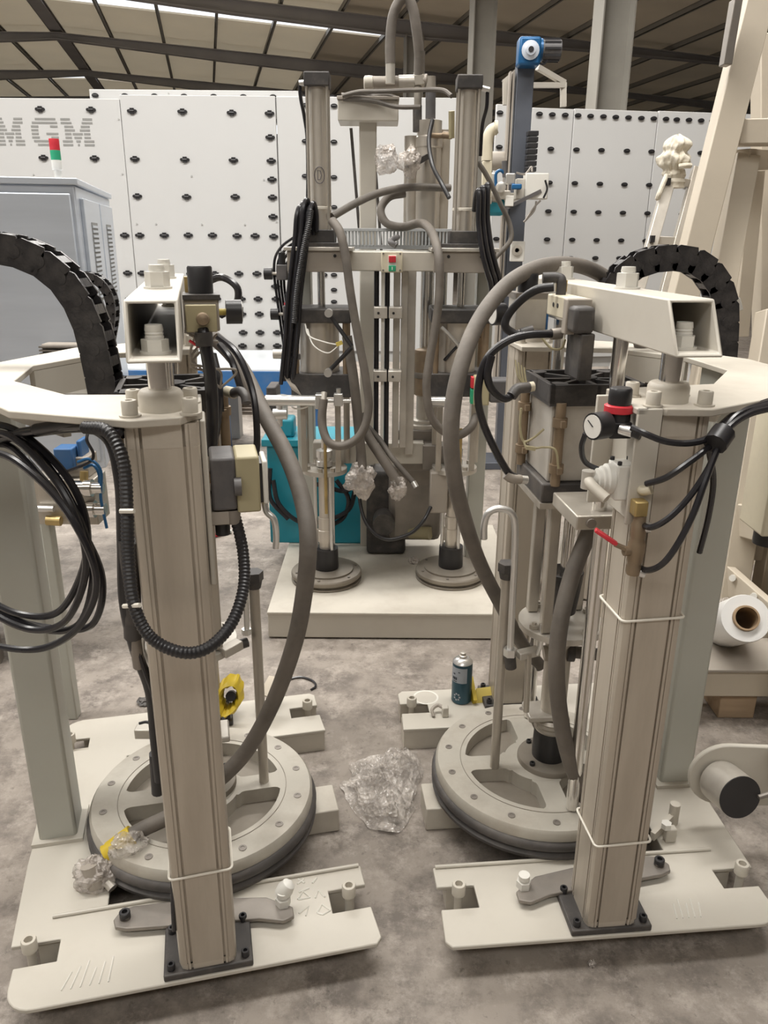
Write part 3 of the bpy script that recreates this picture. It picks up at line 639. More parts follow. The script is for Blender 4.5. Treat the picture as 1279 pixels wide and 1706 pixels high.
# hose-end ball valve beside the pump
MB().beam(*[(-0.377,1.62,0.582),(-0.342,1.66,0.586)], .026, .022).build('drain_valve', 'alu', rl, True, .002)
MB().cyl(*[(-0.342,1.66,0.583),(-0.326,1.67,0.584)], .012, n=12).build('valve_fitting', 'black_dusty', rl, True)
MB().cyl(*[(-0.326,1.67,0.608),(-0.32,1.66,0.761)], .0065, n=12).build('drain_pipe', 'bright', rl, True)
MB().prism(hexagon(.012), 0, .014).build('pipe_nut', 'bright', rl).matrix_local = INV['ram_pump'] @ Matrix.Translation((-0.327,1.67,0.606))
hose_part(rl, 'drain_tube', [(-0.554,1.6,0.651),(-0.559,1.6,0.596),(-0.539,1.6,0.565),(-0.506,1.6,0.573)], .0095, 'bright', 10)
# sensor pad seen behind the conduit on the follower
MB().bx(-.03, .03, -.02, .02, 0, .03).build('sensor_bracket', 'alu', rl, bevel=.003).matrix_local = INV['ram_pump'] @ Matrix.Translation((-0.671,1.893,0.16))
hose_part(rl, 'sensor_cable', [(-0.649,1.78,0.277),(-0.627,1.78,0.281),(-0.601,1.76,0.279),(-0.579,1.7,0.27),(-0.56,1.62,0.239)], .004, 'tube', 8)
# ------------------------------------------------------------------ right ram
rr, br, X, P2 = make_ram('ram_pump', 'ram pump on the right with red ball valve handle and arching grey hose', (.456, 1.80, 0), math.radians(5.5), 1)
tr_, bmR = ram_structure(rr, br, X, P2, 1)
ram_pump(rr, X, 1, -.03, -.0)
zip_ring(rr, -.435, .835); zip_ring(rr, -.435, .315)
clamp_bar(br, X, False)
# a second, short clamp on the column side
MB().bx(.235, .262, -.245, -.225, .075, .115).build('clamp_block', 'paint', br, bevel=.003)
MB().prism([(.235 + x, -.235 + y) for x, y in hexagon(.013)], .115, .13).build('clamp_nut', 'white_plastic', br)
MB().beam((.20, -.24, .095), (.29, -.17, .095), .012, .022).build('clamp_strip', 'paint_dusty', br)
MB().cyl((.285, -.175, .075), (.285, -.175, .135), .013, n=12).build('clamp_pin', 'paint_dusty', br)
for k in range(5):
    MB().sweep([Vector((.16 + k * .014, -.47, .0755)), Vector((.17 + k * .015, -.43 + .012 * (k % 2), .0755))], .0016, 5).build('scuff', 'chalk', br)
W = lambda p: rr.matrix_world @ Vector(p)
MB().lathe([(.036, .0752), (.038, .0762), (.040, .0762), (.042, .0752)], (-.27, .462, 0), 32, caps=False).build('ring_mark', 'chalk', br)
# small clamp on the rear wing
MB().bx(-.235, -.215, .34, .36, .075, .11).build('clamp_block', 'paint', br, bevel=.003)
MB().tube([(-.262, .345, .08), (-.265, .36, .095), (-.245, .375, .10), (-.23, .36, .10)], .006, 8).build('clamp_hook', 'grey_box', br)
# white bracket channel on the inner side of the front post
bk = MB(); bk.bx(-.068, -.060, -.49, -.37, 1.03, 1.223); bk.bx(-.105, -.060, -.378, -.37, 1.03, 1.236); bk.bx(-.080, -.036, -.503, -.496, 1.03, 1.236); bk.bx(-.080, -.060, -.503, -.40, 1.225, 1.236)
bracket = bk.build('bracket', 'paint', rr, bevel=.002)
# regulator with red ring and gauge
rg = MB().lathe([(.0195, 1.235), (.020, 1.25), (.0195, 1.262), (.017, 1.265)], (-.096, -.46, 0), 22).build('regulator_knob', 'black', rr)
MB().lathe([(.021, 1.221), (.0255, 1.223), (.0255, 1.234), (.021, 1.236)], (-.096, -.46, 0), 26).build('lock_ring', 'red', rg)
MB().lathe([(.017, 1.18), (.020, 1.19), (.021, 1.21), (.020, 1.235)], (-.096, -.46, 0), 20).build('regulator_body', 'black', rg)
MB().bx(-.116, -.078, -.482, -.44, 1.180, 1.208).build('regulator_base', 'black', rg, bevel=.002)
MB().bx(-.093, -.06, -.475, -.44, 1.221, 1.227).build('mount_strip', 'paint', rg)
gg = gauge(rr, W((-.120, -.468, 1.202)), rr.matrix_world.to_3x3() @ Vector((-.9, -.4, .0)), .0235, .03)
MB().cyl(W((-.113, -.465, 1.202)), W((-.122, -.469, 1.202)), .009, n=10).build('gauge_stem', 'yellow_pale', gg, True)
fit = MB().cyl(W((-.098, -.480, 1.197)), W((-.082, -.497, 1.195)), .0095, n=12).build('tube_fitting', 'bright', rr, True)
MB().cyl(W((-.082, -.497, 1.195)), W((-.072, -.507, 1.192)), .0085, n=12).build('fitting_collar', 'black', fit, True)
hose_part(rr, 'air_tube', [(0.413,1.28,1.207),(0.431,1.26,1.201),(0.463,1.25,1.191),(0.503,1.25,1.189),(0.544,1.27,1.195),(0.584,1.3,1.212),(0.625,1.33,1.229),(0.684,1.36,1.239)], .0058, 'tube', 8)
# grey hand valve block
hv = MB().bx(-.100, -.058, -.492, -.445, 1.070, 1.135).build('hand_valve', 'white_plastic', rr, bevel=.004)
MB().lathe([(.027, 0), (.027, .010), (.023, .013), (.023, .018), (.019, .020), (.019, .026), (.012, .028), (.012, .036)], (0, 0, 0), 22, M=Matrix.Rotation(-math.pi / 2, 4, 'Y')).build('valve_bonnet', 'white_plastic', hv).matrix_local = Matrix.Translation((-.100, -.468, 1.105))
MB().tube([(-.142, -.470, 1.106), (-.142, -.485, 1.10), (-.132, -.500, 1.090), (-.122, -.512, 1.082)], .0095, 12).build('valve_lever', 'paint_dusty', hv)
MB().cyl((-.142, -.468, 1.120), (-.142, -.468, 1.088), .012, n=12).build('lever_hub', 'alu', hv)
hs = cap_screw(.004, .006).build('valve_screw', 'black', hv); hs.matrix_local = Matrix.Translation((-.095, -.487, 1.135))
for a, b in ((-.065, -.487), (-.095, -.452), (-.065, -.452)): inst(hs, 'valve_screw', hv, Matrix.Translation((a, b, 1.135)))
MB().tube([(-.060, -.493, 1.098), (-.056, -.505, 1.093), (-.045, -.515, 1.098)], .0085, 10).build('elbow_fitting', 'offwhite', rr)
hose_part(rr, 'air_tube', [(0.449,1.28,1.109),(0.471,1.25,1.13),(0.503,1.24,1.161),(0.538,1.26,1.18),(0.563,1.28,1.195),(0.602,1.31,1.225),(0.68,1.35,1.236)], .0056, 'tube', 8)
hose_part(rr, 'gauge_tube', [(0.35,1.33,1.185),(0.348,1.34,1.157),(0.36,1.35,1.127),(0.392,1.35,1.111)], .005, 'tube', 8)
# brass and bronze valve string with red handle
MB().bx(-.076, -.052, -.528, -.503, 1.052, 1.080).build('brass_tee', 'brass', rr, bevel=.003)
pv = MB().lathe([(.012, .940), (.0135, .945), (.0135, .955), (.012, .96), (.014, .97), (.0155, .985), (.0155, 1.0), (.012, 1.007), (.0135, 1.015), (.0135, 1.035), (.011, 1.04), (.011, 1.055)], (-.060, -.515, 0), 14).build('ball_valve', 'bronze', rr)
MB().cyl((-.060, -.515, .985), (-.083, -.518, .986), .009, n=10).build('valve_stem', 'bronze', pv)
MB().beam((-.075, -.518, .988), (-.100, -.512, .998), .013, .006).build('handle_root', 'bronze', pv)
MB().beam((-.095, -.513, .997), (-.133, -.502, 1.022), .014, .007).build('handle', 'red', pv, False, .002)
for z, dz in ((1.030, 0), (.947, -.003)):
    MB().cyl((-.055, -.515, z), (-.040, -.522, z + dz), .0095, n=12).build('tube_fitting', 'bright', rr)
hose_part(rr, 'air_tube', [(0.45,1.29,1.033),(0.456,1.25,1.041),(0.477,1.23,1.066),(0.507,1.23,1.105),(0.534,1.24,1.149),(0.553,1.26,1.18),(0.581,1.29,1.207),(0.626,1.32,1.228),(0.685,1.35,1.236)], .0056, 'tube', 8)
hose_part(rr, 'air_tube', [(0.457,1.3,0.947),(0.464,1.26,0.957),(0.477,1.23,0.983),(0.494,1.22,1.024),(0.512,1.22,1.077),(0.528,1.23,1.131),(0.547,1.25,1.172),(0.574,1.28,1.206),(0.62,1.31,1.225),(0.681,1.34,1.232)], .0058, 'tube', 8)
hose_part(rr, 'air_tube', [(0.555,1.3,1.169),(0.589,1.34,1.099),(0.599,1.36,1.023),(0.601,1.38,0.943)], .0058, 'tube', 8)
MB().cyl(*[(0.543,1.25,1.187),(0.563,1.27,1.203)], .020, n=10).build('cable_tie', 'black', rr, True)
hose_part(rr, 'air_tube', [(0.553,1.3,1.18),(0.592,1.33,1.21),(0.634,1.36,1.223),(0.704,1.4,1.234)], .0062, 'tube', 8)
# crosshead arm beside the pump with a pin
MB().bx(-.105, .03, -.33, -.17, .955, .985).build('crosshead_arm', 'steel', rr, bevel=.003)
MB().cyl((-.075, -.335, .970), (-.075, -.325, .970), .010, n=12).build('arm_pin', 'steel_dark', rr)
MB().cyl((-.045, -.29, .985), (-.045, -.29, 1.06), .015, n=16).build('arm_post', 'chrome', rr)
# valve set on the beam's left side
vb = MB().bx(-.092, -.046, -.12, .02, 1.345, 1.390).build('valve_block', 'offwhite', rr, bevel=.003)
MB().bx(-.100, -.046, -.145, -.12, 1.318, 1.390).build('valve_end', 'grey_box', vb, bevel=.003)
MB().bx(-.098, -.055, -.195, -.145, 1.325, 1.378).build('solenoid', 'black_dusty', vb, bevel=.008)
MB().bx(-.080, -.050, -.19, -.10, 1.23, 1.325).build('solenoid_base', 'cast_black', vb, bevel=.004)
MB().bx(-.075, -.055, .0, .02, 1.395, 1.42).build('elbow', 'brass', vb)
for v in (-.06, -.03): MB().cyl((-.0915, v, 1.37), (-.0935, v, 1.37), .005, n=10).build('port', 'black', vb)
fr = MB().tube([(-.075, -.02, 1.385), (-.075, -.02, 1.415), (-.082, -.015, 1.425), (-.115, -.01, 1.425)], .0115, 10).build('elbow_fitting', 'black_dusty', rr)
hose_part(rr, 'air_tube', [(0.36,1.74,1.408),(0.327,1.75,1.402),(0.299,1.78,1.378),(0.275,1.8,1.343),(0.271,1.8,1.317),(0.299,1.8,1.3),(0.323,1.8,1.304)], .0095, 'black', 10)
MB().cyl(*[(0.307,1.8,1.303),(0.334,1.8,1.311)], .012, n=10).build('tube_fitting', 'black_dusty', rr, True)
sr2 = MB().lathe([(.024, 1.385), (.024, 1.425), (.022, 1.428)], (-.10, .16, 0), 20).build('regulator_knob', 'black', rr)
MB().bx(-.135, -.06, .12, .20, 1.30, 1.375).build('regulator_body', 'alu', sr2, bevel=.003)
MB().bx(-.138, -.055, .118, .203, 1.372, 1.385).build('regulator_lid', 'steel_dark', sr2)
MB().bx(-.0605, -.056, .12, .20, 1.30, 1.37).build('blue_side', 'blue', sr2)
gauge(rr, W((-.16, .14, 1.335)), rr.matrix_world.to_3x3() @ Vector((-1, -.25, 0)), .026, .03)
# tubes looping left of the motor
hose_part(rr, 'air_tube', [(0.354,1.68,1.316),(0.298,1.66,1.316),(0.252,1.64,1.305),(0.215,1.63,1.277),(0.199,1.63,1.236),(0.196,1.63,1.186),(0.212,1.65,1.13),(0.239,1.66,1.074),(0.275,1.68,1.014),(0.298,1.69,0.996)], .0085, 'tube', 10)
hose_part(rr, 'air_tube', [(0.218,1.62,1.278),(0.212,1.62,1.238),(0.225,1.63,1.205),(0.254,1.65,1.183),(0.28,1.67,1.191)], .0085, 'tube', 10)
MB().tube([(0.271,1.66,1.187),(0.285,1.67,1.201),(0.31,1.68,1.202)], .012, 10).build('elbow_fitting', 'black_dusty', rr, True)
MB().cyl(*[(0.305,1.685,1.201),(0.322,1.69,1.203)], .011, n=12).build('fitting_nut', 'offwhite', rr, True)
MB().tube([(0.272,1.68,1.007),(0.286,1.68,0.997),(0.307,1.69,0.992)], .011, 10).build('elbow_fitting', 'grey_box', rr, True)
MB().cyl(*[(0.304,1.69,0.992),(0.323,1.695,0.989)], .010, n=12).build('fitting_nut', 'bright', rr, True)
MB().cyl(*[(0.35,1.68,1.315),(0.372,1.685,1.317)], .012, n=12).build('tube_fitting', 'steel_dark', rr, True)
for pts in ([(0.297,1.68,1.157),(0.297,1.68,1.117),(0.307,1.68,1.083),(0.328,1.67,1.095),(0.345,1.66,1.115)], [(0.307,1.68,1.083),(0.317,1.67,1.068),(0.348,1.66,1.075),(0.372,1.65,1.071),(0.382,1.65,1.03)], [(0.331,1.7,1.309),(0.354,1.69,1.285),(0.376,1.69,1.285),(0.383,1.69,1.304)]):
    hose_part(rr, 'sensor_wire', pts, .0028, 'khaki', 6)
MB().beam(*[(0.31,1.665,1.073),(0.331,1.66,1.071)], .008, .008).build('wire_plug', 'khaki', rr, True)
for k in range(4):
    hose_part(rr, 'sensor_wire', [(0.281,1.7,1.258),(0.286,1.69,1.227),(0.298,1.69,1.208)], .002, 'khaki', 5).location = (.008 * k, .004 * k, -.006 * k)
# wire hooks near the rear post
# thick grey hose arch
hose_part(rr, 'delivery_hose', [(0.728,2.1,1.123),(0.687,2.1,1.219),(0.64,2.1,1.327),(0.577,2.1,1.405),(0.485,2.05,1.443),(0.381,1.98,1.444),(0.291,1.9,1.41),(0.213,1.8,1.336),(0.166,1.72,1.241),(0.146,1.68,1.129),(0.156,1.68,1.006),(0.191,1.72,0.877),(0.242,1.8,0.737),(0.318,1.9,0.573),(0.394,1.98,0.42),(0.459,2,0.332)], .0185, 'hose', 14, 8)
hose_part(rr, 'delivery_hose', [(0.504,1.72,0.91),(0.476,1.7,0.857),(0.436,1.66,0.768),(0.409,1.62,0.664),(0.406,1.6,0.55),(0.427,1.6,0.419),(0.46,1.6,0.299),(0.513,1.62,0.177)], .0195, 'hose', 14, 8)
# side outlet of the pump
so = MB().cyl(*[(0.416,1.79,0.493),(0.477,1.79,0.499)], .02, n=14).build('outlet', 'steel', rr, True)
MB().cyl(*[(0.474,1.79,0.499),(0.493,1.79,0.499)], .027, n=14).build('outlet_nut', 'black_dusty', so, True)
MB().cyl(*[(0.493,1.79,0.497),(0.58,1.79,0.488)], .016, n=14).build('outlet_hose', 'hose_dark', so, True)
# cane-shaped vent pipe with elbow, valve and handle
hose_part(rr, 'vent_pipe', [(0.239,1.74,0.828),(0.238,1.74,0.863),(0.246,1.74,0.893),(0.272,1.74,0.905),(0.301,1.74,0.894),(0.312,1.74,0.856),(0.316,1.74,0.747),(0.318,1.74,0.618),(0.32,1.74,0.534)], .0085, 'bright', 12)
MB().prism(hexagon(.017), 0, .02).build('pipe_nut', 'bright', rr).matrix_local = INV['ram_pump.001'] @ Matrix.Translation((0.32,1.74,0.514))
MB().cyl(*[(0.32,1.74,0.514),(0.325,1.74,0.479)], .0145, n=12).build('pipe_elbow', 'black_dusty', rr, True)
MB().beam(*[(0.34,1.74,0.514),(0.395,1.76,0.517)], .026, .02).build('vent_valve', 'alu', rr, True, .003)
hose_part(rr, 'valve_handle', [(0.389,1.74,0.518),(0.394,1.73,0.549),(0.393,1.73,0.591),(0.393,1.73,0.607)], .005, 'bright', 8)
MB().cyl(*[(0.367,1.74,0.518),(0.374,1.75,0.344)], .008, n=10).build('support_pin', 'steel', rr, True)

# ================================================================== twin pail pump station in the middle
st = thing('twin_pump_station', 'twin pail pump station on a white plinth, two tall steel cylinders on top', 'pump station', (0, 3.2, 0))
def part(m, name, material, bevel=0., parent=st, **k): return m.build(name, material, parent, True, bevel, **k)
def box(name, material, x0, x1, y0, y1, z0, z1, bevel=.002, parent=st): return part(MB().bx(x0, x1, y0, y1, z0, z1), name, material, bevel, parent)
pl = box('plinth', 'paint', -.455, .56, 2.765, 3.78, .006, .115, .004)
box('plinth_lip', 'paint_dusty', -.457, .562, 2.762, 3.782, .106, .118, .003, pl)
def pump_unit(cx, cy, full):
    fp = part(MB().lathe([(.146, .118), (.150, .121), (.150, .127), (.136, .129), (.136, .137), (.148, .139), (.150, .145), (.150, .155), (.146, .160), (.115, .163), (.115, .170), (.05, .171)], (cx, cy, 0), 48), 'follower_plate', 'follower_low')
    for a in range(6):
        q = math.radians(20 + 60 * a); part(MB().cyl((cx + .13 * math.cos(q), cy + .13 * math.sin(q), .160), (cx + .13 * math.cos(q), cy + .13 * math.sin(q), .165), .006, n=8), 'follower_screw', 'steel_dark', 0, fp)
    part(MB().lathe([(.052, .168), (.053, .18), (.051, .262)], (cx, cy, 0), 28), 'rubber_boot', 'black')
    part(MB().lathe([(.028, .258), (.028, .29), (.034, .292), (.034, .345), (.031, .347), (.031, .40), (.0265, .402), (.0265, .60)], (cx, cy, 0), 22), 'pump_tube', 'polished')
    for dx, dy in ((-.040, .0), (.026, -.030), (.030, .03)):
        part(MB().cyl((cx + dx, cy + dy, .258), (cx + dx, cy + dy, .60), .0075, n=10), 'stay_rod', 'bright')
    pf = part(MB().lathe([(.03, .600), (.093, .600), (.093, .618), (.03, .619)], (cx, cy, 0), 32), 'pump_flange', 'alu')
    for a in (30, 120, 210, 300, 260):
        q = math.radians(a); part(MB().prism([(cx + .075 * math.cos(q) + x, cy + .075 * math.sin(q) + y) for x, y in hexagon(.011)], .618, .632), 'flange_nut', 'steel', 0, pf)
    part(MB().lathe([(.02, .62), (.033, .625), (.033, .645), (.028, .648), (.028, .66), (.033, .662), (.033, .69), (.02, .695)], (cx, cy, 0), 22), 'packing_nut', 'bright')
    part(MB().cyl((cx, cy, .69), (cx, cy, .94), .012, n=12), 'pump_shaft', 'chrome')
    for dx in (-.073, .062): part(MB().bx(cx + dx - .011, cx + dx + .011, cy - .085, cy - .063, .62, .93), 'standoff', 'steel', .002)
    for dx in (-.08, .09): part(MB().cyl((cx + dx, cy + .06, .62), (cx + dx, cy + .06, .93), .013, n=12), 'standoff', 'steel')
    part(MB().cyl((cx + .012, cy - .10, .45), (cx + .012, cy - .10, .80), .0065, n=10), 'level_rod', 'brass')
    lowb = part(MB().bx(cx - .115, cx + .115, cy - .10, cy + .10, .925, 1.015), 'motor_base', 'cast_black', .004)
    mo = part(MB().lathe([(.078, 1.015), (.078, 1.205)], (cx - .012, cy, 0), 36), 'air_motor', 'polished')
    for dx, dy in ((-.095, -.085), (.095, -.085), (.095, .085), (-.095, .085)): part(MB().cyl((cx + dx, cy + dy, 1.015), (cx + dx, cy + dy, 1.205), .011, n=12), 'tie_bar', 'bronze', 0, mo)
    mc = MB().bx(cx - .118, cx + .118, cy - .105, cy + .105, 1.205, 1.258); part(mc, 'motor_cap', 'cast_black', .006, mo)
    part(MB().cyl((cx, cy, 1.255), (cx, cy, 1.39), .0145, n=14), 'piston_rod', 'chrome')
    # upper bracket, foot block, air cylinder with tie rods
    ub = part(MB().bx(cx - .115, cx + .115, cy - .10, cy + .05, 1.388, 1.462), 'upper_bracket', 'grey_box', .003)
    for dx in (-.095, -.06, .06, .095): part(MB().cyl((cx + dx, cy - .103, 1.445), (cx + dx, cy - .099, 1.445), .006, n=8), 'bracket_hole', 'black', 0, ub)
    part(MB().bx(cx - .125, cx + .125, cy - .11, cy + .10, 1.462, 1.475), 'mount_plate', 'alu', .002)
    fb = part(MB().bx(cx - .055, cx + .055, cy - .052, cy + .052, 1.475, 1.535), 'foot_block', 'cast_black', .003)
    part(MB().bx(cx - .085, cx + .085, cy - .06, cy + .06, 1.475, 1.49), 'foot_plate', 'cast_black', .002)
    ac = part(MB().lathe([(.0325, 1.53), (.0325, 2.01)], (cx, cy, 0), 32), 'air_cylinder', 'polished')
    for a, b in ((-1, -1), (1, -1), (1, 1), (-1, 1)): part(MB().cyl((cx + a * .0355, cy + b * .0355, 1.53), (cx + a * .0355, cy + b * .0355, 2.01), .005, n=8), 'tie_rod', 'steel', 0, ac)
    part(MB().bx(cx - .045, cx + .045, cy - .045, cy + .045, 2.005, 2.05), 'head_block', 'cast_black', .004, ac)
    part(MB().lathe([(.042, 0), (.044, .001), (.044, .009), (.042, .010)], (cx, cy, 1.605), 24, caps=False), 'cable_tie', 'zip', 0, ac)
    return ac
acL = pump_unit(-.246, 3.09, True); acR = pump_unit(.290, 3.12, True)
# handwritten letter in a ring on the left cylinder
mk = MB(); cx, cy, r_ = -.246, 3.09, .033
def oncyl(a, z): return Vector((cx + r_ * math.sin(a), cy - r_ * math.cos(a), z))
mk.sweep([oncyl(.12 + .58 * math.cos(t * .3927), 1.72 + .028 * math.sin(t * .3927)) for t in range(17)], .0012, 5)
mk.sweep([oncyl(-.08, 1.705), oncyl(-.08, 1.737), oncyl(.2, 1.735), oncyl(.34, 1.72), oncyl(.2, 1.706), oncyl(-.08, 1.705)], .0012, 5)
part(mk, 'pen_mark', 'ink', 0, acL)
# frame
for x in (-.335, .40): box('frame_column', 'paint_green', x - .035, x + .035, 3.24, 3.33, .115, 1.40, .004)
box('cross_beam', 'paint_green', -.37, .435, 3.20, 3.30, 1.385, 1.462, .004)
box('cross_beam', 'paint', -.14, .19, 3.03, 3.10, 1.392, 1.460, .003)
box('lower_beam', 'paint', -.30, .165, 3.165, 3.235, .612, .70, .004)
box('beam_bracket', 'steel_dark', .16, .27, 3.15, 3.235, .592, .695, .003)
# slotted cable duct
du = box('cable_duct', 'duct_grey', -.37, .30, 3.33, 3.39, 1.466, 1.482, .001)
fing = MB()
for i in range(48):
    x = -.366 + i * .0141; fing.bx(x, x + .0075, 3.328, 3.333, 1.48, 1.538); fing.bx(x, x + .0075, 3.387, 3.392, 1.48, 1.538)
tag(part(fing, 'duct_slats', 'duct_grey', 0, du), kind='stuff')
box('duct_lid', 'duct_grey', -.37, .30, 3.326, 3.394, 1.534, 1.545, .001, du)
# start-stop switch
sw = box('switch_box', 'offwhite', -.018, .060, 2.985, 3.03, 1.388, 1.462, .004)
box('switch_plate', 'white_plastic', .008, .038, 2.980, 2.986, 1.392, 1.448, .001, sw)
box('stop_button', 'red', .010, .036, 2.974, 2.981, 1.424, 1.447, .002, sw); box('start_button', 'green', .010, .036, 2.974, 2.981, 1.393, 1.414, .002, sw)
part(MB().lathe([(.0075, 0), (.0075, .0012), (.005, .0012), (.005, 0)], (.023, 2.9735, 1.4355), 16, 'Y', caps=False), 'stop_symbol', 'white_plastic', 0, sw)
box('start_symbol', 'white_plastic', .0215, .0245, 2.9725, 2.9745, 1.398, 1.409, 0, sw)
for a, b in ((-.010, 1.396), (.052, 1.396), (-.010, 1.454), (.052, 1.454)): part(MB().cyl((a, 2.984, b), (a, 2.987, b), .004, n=8), 'switch_screw', 'steel_dark', 0, sw)
# middle guides: conduit, aluminium profile, chrome column, pump housing
box('conduit', 'white_plastic', -.017, -.004, 3.05, 3.06, .66, 1.39, .001)
for x in (.03, .06): box('guide_profile', 'alu', x, x + .026, 3.10, 3.14, .70, 1.39, .002)
box('guide_profile', 'alu', .085, .118, 3.14, 3.18, .66, 1.39, .002)
for z in (1.22, .98):
    for x0 in (-.045, .012): c_ = box('profile_clamp', 'alu', x0, x0 + .052, 3.03, 3.10, z, z + .042, .003); part(MB().cyl((x0 + .018, 3.028, z + .02), (x0 + .018, 3.031, z + .02), .005, n=8), 'clamp_hole', 'black', 0, c_)
for x in (-.035, .006): part(MB().cyl((x, 3.09, .70), (x, 3.09, 1.39), .010, n=10), 'signal_cable', 'tube')
part(MB().cyl((.172, 3.35, .74), (.172, 3.35, 1.42), .028, n=20), 'chrome_column', 'chrome')
part(MB().cyl((.235, 3.33, .74), (.235, 3.33, 1.42), .017, n=16), 'chrome_column', 'chrome')
ph = part(MB().lathe([(.04, .88), (.047, .885), (.047, 1.06), (.043, 1.07), (.03, 1.075)], (.168, 3.30, 0), 22), 'pump_housing', 'bronze')
part(MB().lathe([(.048, .955), (.050, .96), (.050, .975), (.048, .98)], (.168, 3.30, 0), 22, caps=False), 'housing_band', 'steel_dark', 0, ph)
part(MB().lathe([(.075, .74), (.075, .755), (.05, .757), (.05, .77), (.03, .775), (.03, .89)], (.165, 3.32, 0), 24), 'housing_flange', 'alu', 0, ph)
box('valve_block', 'steel_dark', .05, .22, 3.24, 3.40, .56, .74, .006)
box('motor_housing', 'steel_dark', .02, .26, 3.32, 3.56, .20, .58, .03)
box('gear_box', 'cast_black', -.08, .10, 3.36, 3.56, .118, .52, .02)
part(MB().cyl((.0, 3.36, .30), (.0, 3.27, .30), .05, n=20), 'coupling', 'black_dusty')
part(MB().cyl((.12, 3.34, .24), (.21, 3.30, .25), .03, n=18), 'drain_plug', 'khaki')
box('terminal_box', 'grey_box', .188, .262, 3.06, 3.12, .43, .605, .006)
# rear steel cylinders and T-post
for x0, r_, y, z1 in ((.103, .032, 3.5, 1.90), (.170, .05, 3.45, 1.95)):
    c_ = part(MB().lathe([(r_, 1.40), (r_, z1 - .10), (r_ * 1.08, z1 - .095), (r_ * 1.08, z1 - .06), (r_, z1 - .055), (r_, z1)], (x0, y, 0), 26), 'rear_cylinder', 'polished')
part(MB().cyl((.232, 3.47, 1.45), (.232, 3.47, 1.92), .024, n=18), 'rear_cylinder', 'barrel')
part(MB().beam((.16, 3.39, 1.815), (.08, 3.36, 1.77), .03, .02), 'clamp_arm', 'black_dusty')
tp_ = box('t_post', 'paint', -.112, -.042, 3.47, 3.53, .115, 1.95, .006)
box('t_head', 'paint', -.195, .045, 3.42, 3.58, 1.945, 2.02, .004, tp_)
box('t_tray', 'grey_box', -.197, .047, 3.41, 3.59, 2.02, 2.032, .002, tp_)
for x in (-.12, -.03): part(MB().beam((x - .03, 3.6, 1.94), (x + .01, 3.62, 1.45), .012, .025), 'rear_strut', 'black_dusty')
# pipework on top
pp = part(MB().tube([(-0.064,3.45,2.086),(-0.012,3.45,2.086),(0.106,3.45,2.091),(0.157,3.44,2.094)], .0215, 14, 4), 'top_pipe', 'grey_box')
part(MB().lathe([(.018, -.02), (.025, -.015), (.026, 0), (.025, .015), (.018, .02)], (-0.073,3.45,2.084), 16, 'X'), 'pipe_cap', 'paint_dusty', 0, pp)
part(MB().cyl(*[(0.045,3.45,2.087),(0.106,3.45,2.089)], .025, n=14), 'pipe_sleeve', 'alu', 0, pp)
part(MB().cyl(*[(0.106,3.45,2.089),(0.143,3.45,2.094)], .031, n=6), 'pipe_nut', 'steel', 0, pp)
part(MB().cyl(*[(0.166,3.44,2.105),(0.17,3.44,2.054)], .022, n=12), 'pipe_elbow', 'steel', 0, pp)
part(MB().cyl(*[(0.17,3.44,2.063),(0.172,3.44,1.957)], .020, n=12), 'pipe_drop', 'grey_plastic', 0, pp)
part(MB().cyl(*[(0.12,3.44,2.069),(0.121,3.44,1.999)], .015, n=12), 'pipe_nipple', 'steel', 0, pp)
part(MB().cyl(*[(0.119,3.44,2.003),(0.121,3.44,1.909)], .018, n=12), 'pipe_drop', 'black_dusty', 0, pp)
part(MB().cyl(*[(0.011,3.42,2.149),(0.011,3.42,2.075)], .0185, n=12), 'hose_sleeve', 'alu', 0, pp)
part(MB().tube([(0.011,3.42,2.145),(0.01,3.42,2.218),(0.018,3.42,2.298),(0.04,3.42,2.348),(0.067,3.42,2.366),(0.093,3.42,2.334),(0.11,3.42,2.259),(0.122,3.43,2.181),(0.127,3.45,2.106)], .0195, 12), 'top_hose', 'hose')
part(MB().cyl(*[(0.124,3.43,2.191),(0.124,3.445,2.105)], .021, n=12), 'hose_end', 'hose_dark')
for pts in ([(-0.175,3.4,2.029),(-0.105,3.4,2.044),(-0.012,3.38,2.043),(0.104,3.38,2.048),(0.207,3.35,2.044),(0.243,3.3,2.016)], [(-0.172,3.42,2.022),(-0.058,3.4,2.013),(0.035,3.38,1.99),(0.129,3.38,1.99)], [(-0.182,3.45,2.041),(-0.107,3.45,2.031),(-0.012,3.42,2.037),(0.04,3.42,2.025)]):
    part(MB().tube(pts, .0085, 8), 'top_hose', 'hose_dark')
hb = MB()
for k in range(7): hb.tube([(-0.163,3.45,2.037),(-0.106,3.43,2.038),(-0.047,3.43,2.03),(0,3.45,2.042)], .007, 6, 4)
part(hb, 'hose_bundle', 'hose')
part(MB().cyl(*[(0.222,3.4,1.894),(0.254,3.38,1.89)], .013, n=10), 'brass_fitting', 'bronze'); part(MB().cyl(*[(0.249,3.36,1.974),(0.254,3.38,1.881)], .012, n=10), 'brass_fitting', 'khaki')
part(MB().cyl(*[(0.174,3.4,1.892),(0.231,3.4,1.892)], .010, n=10), 'brass_fitting', 'bronze')
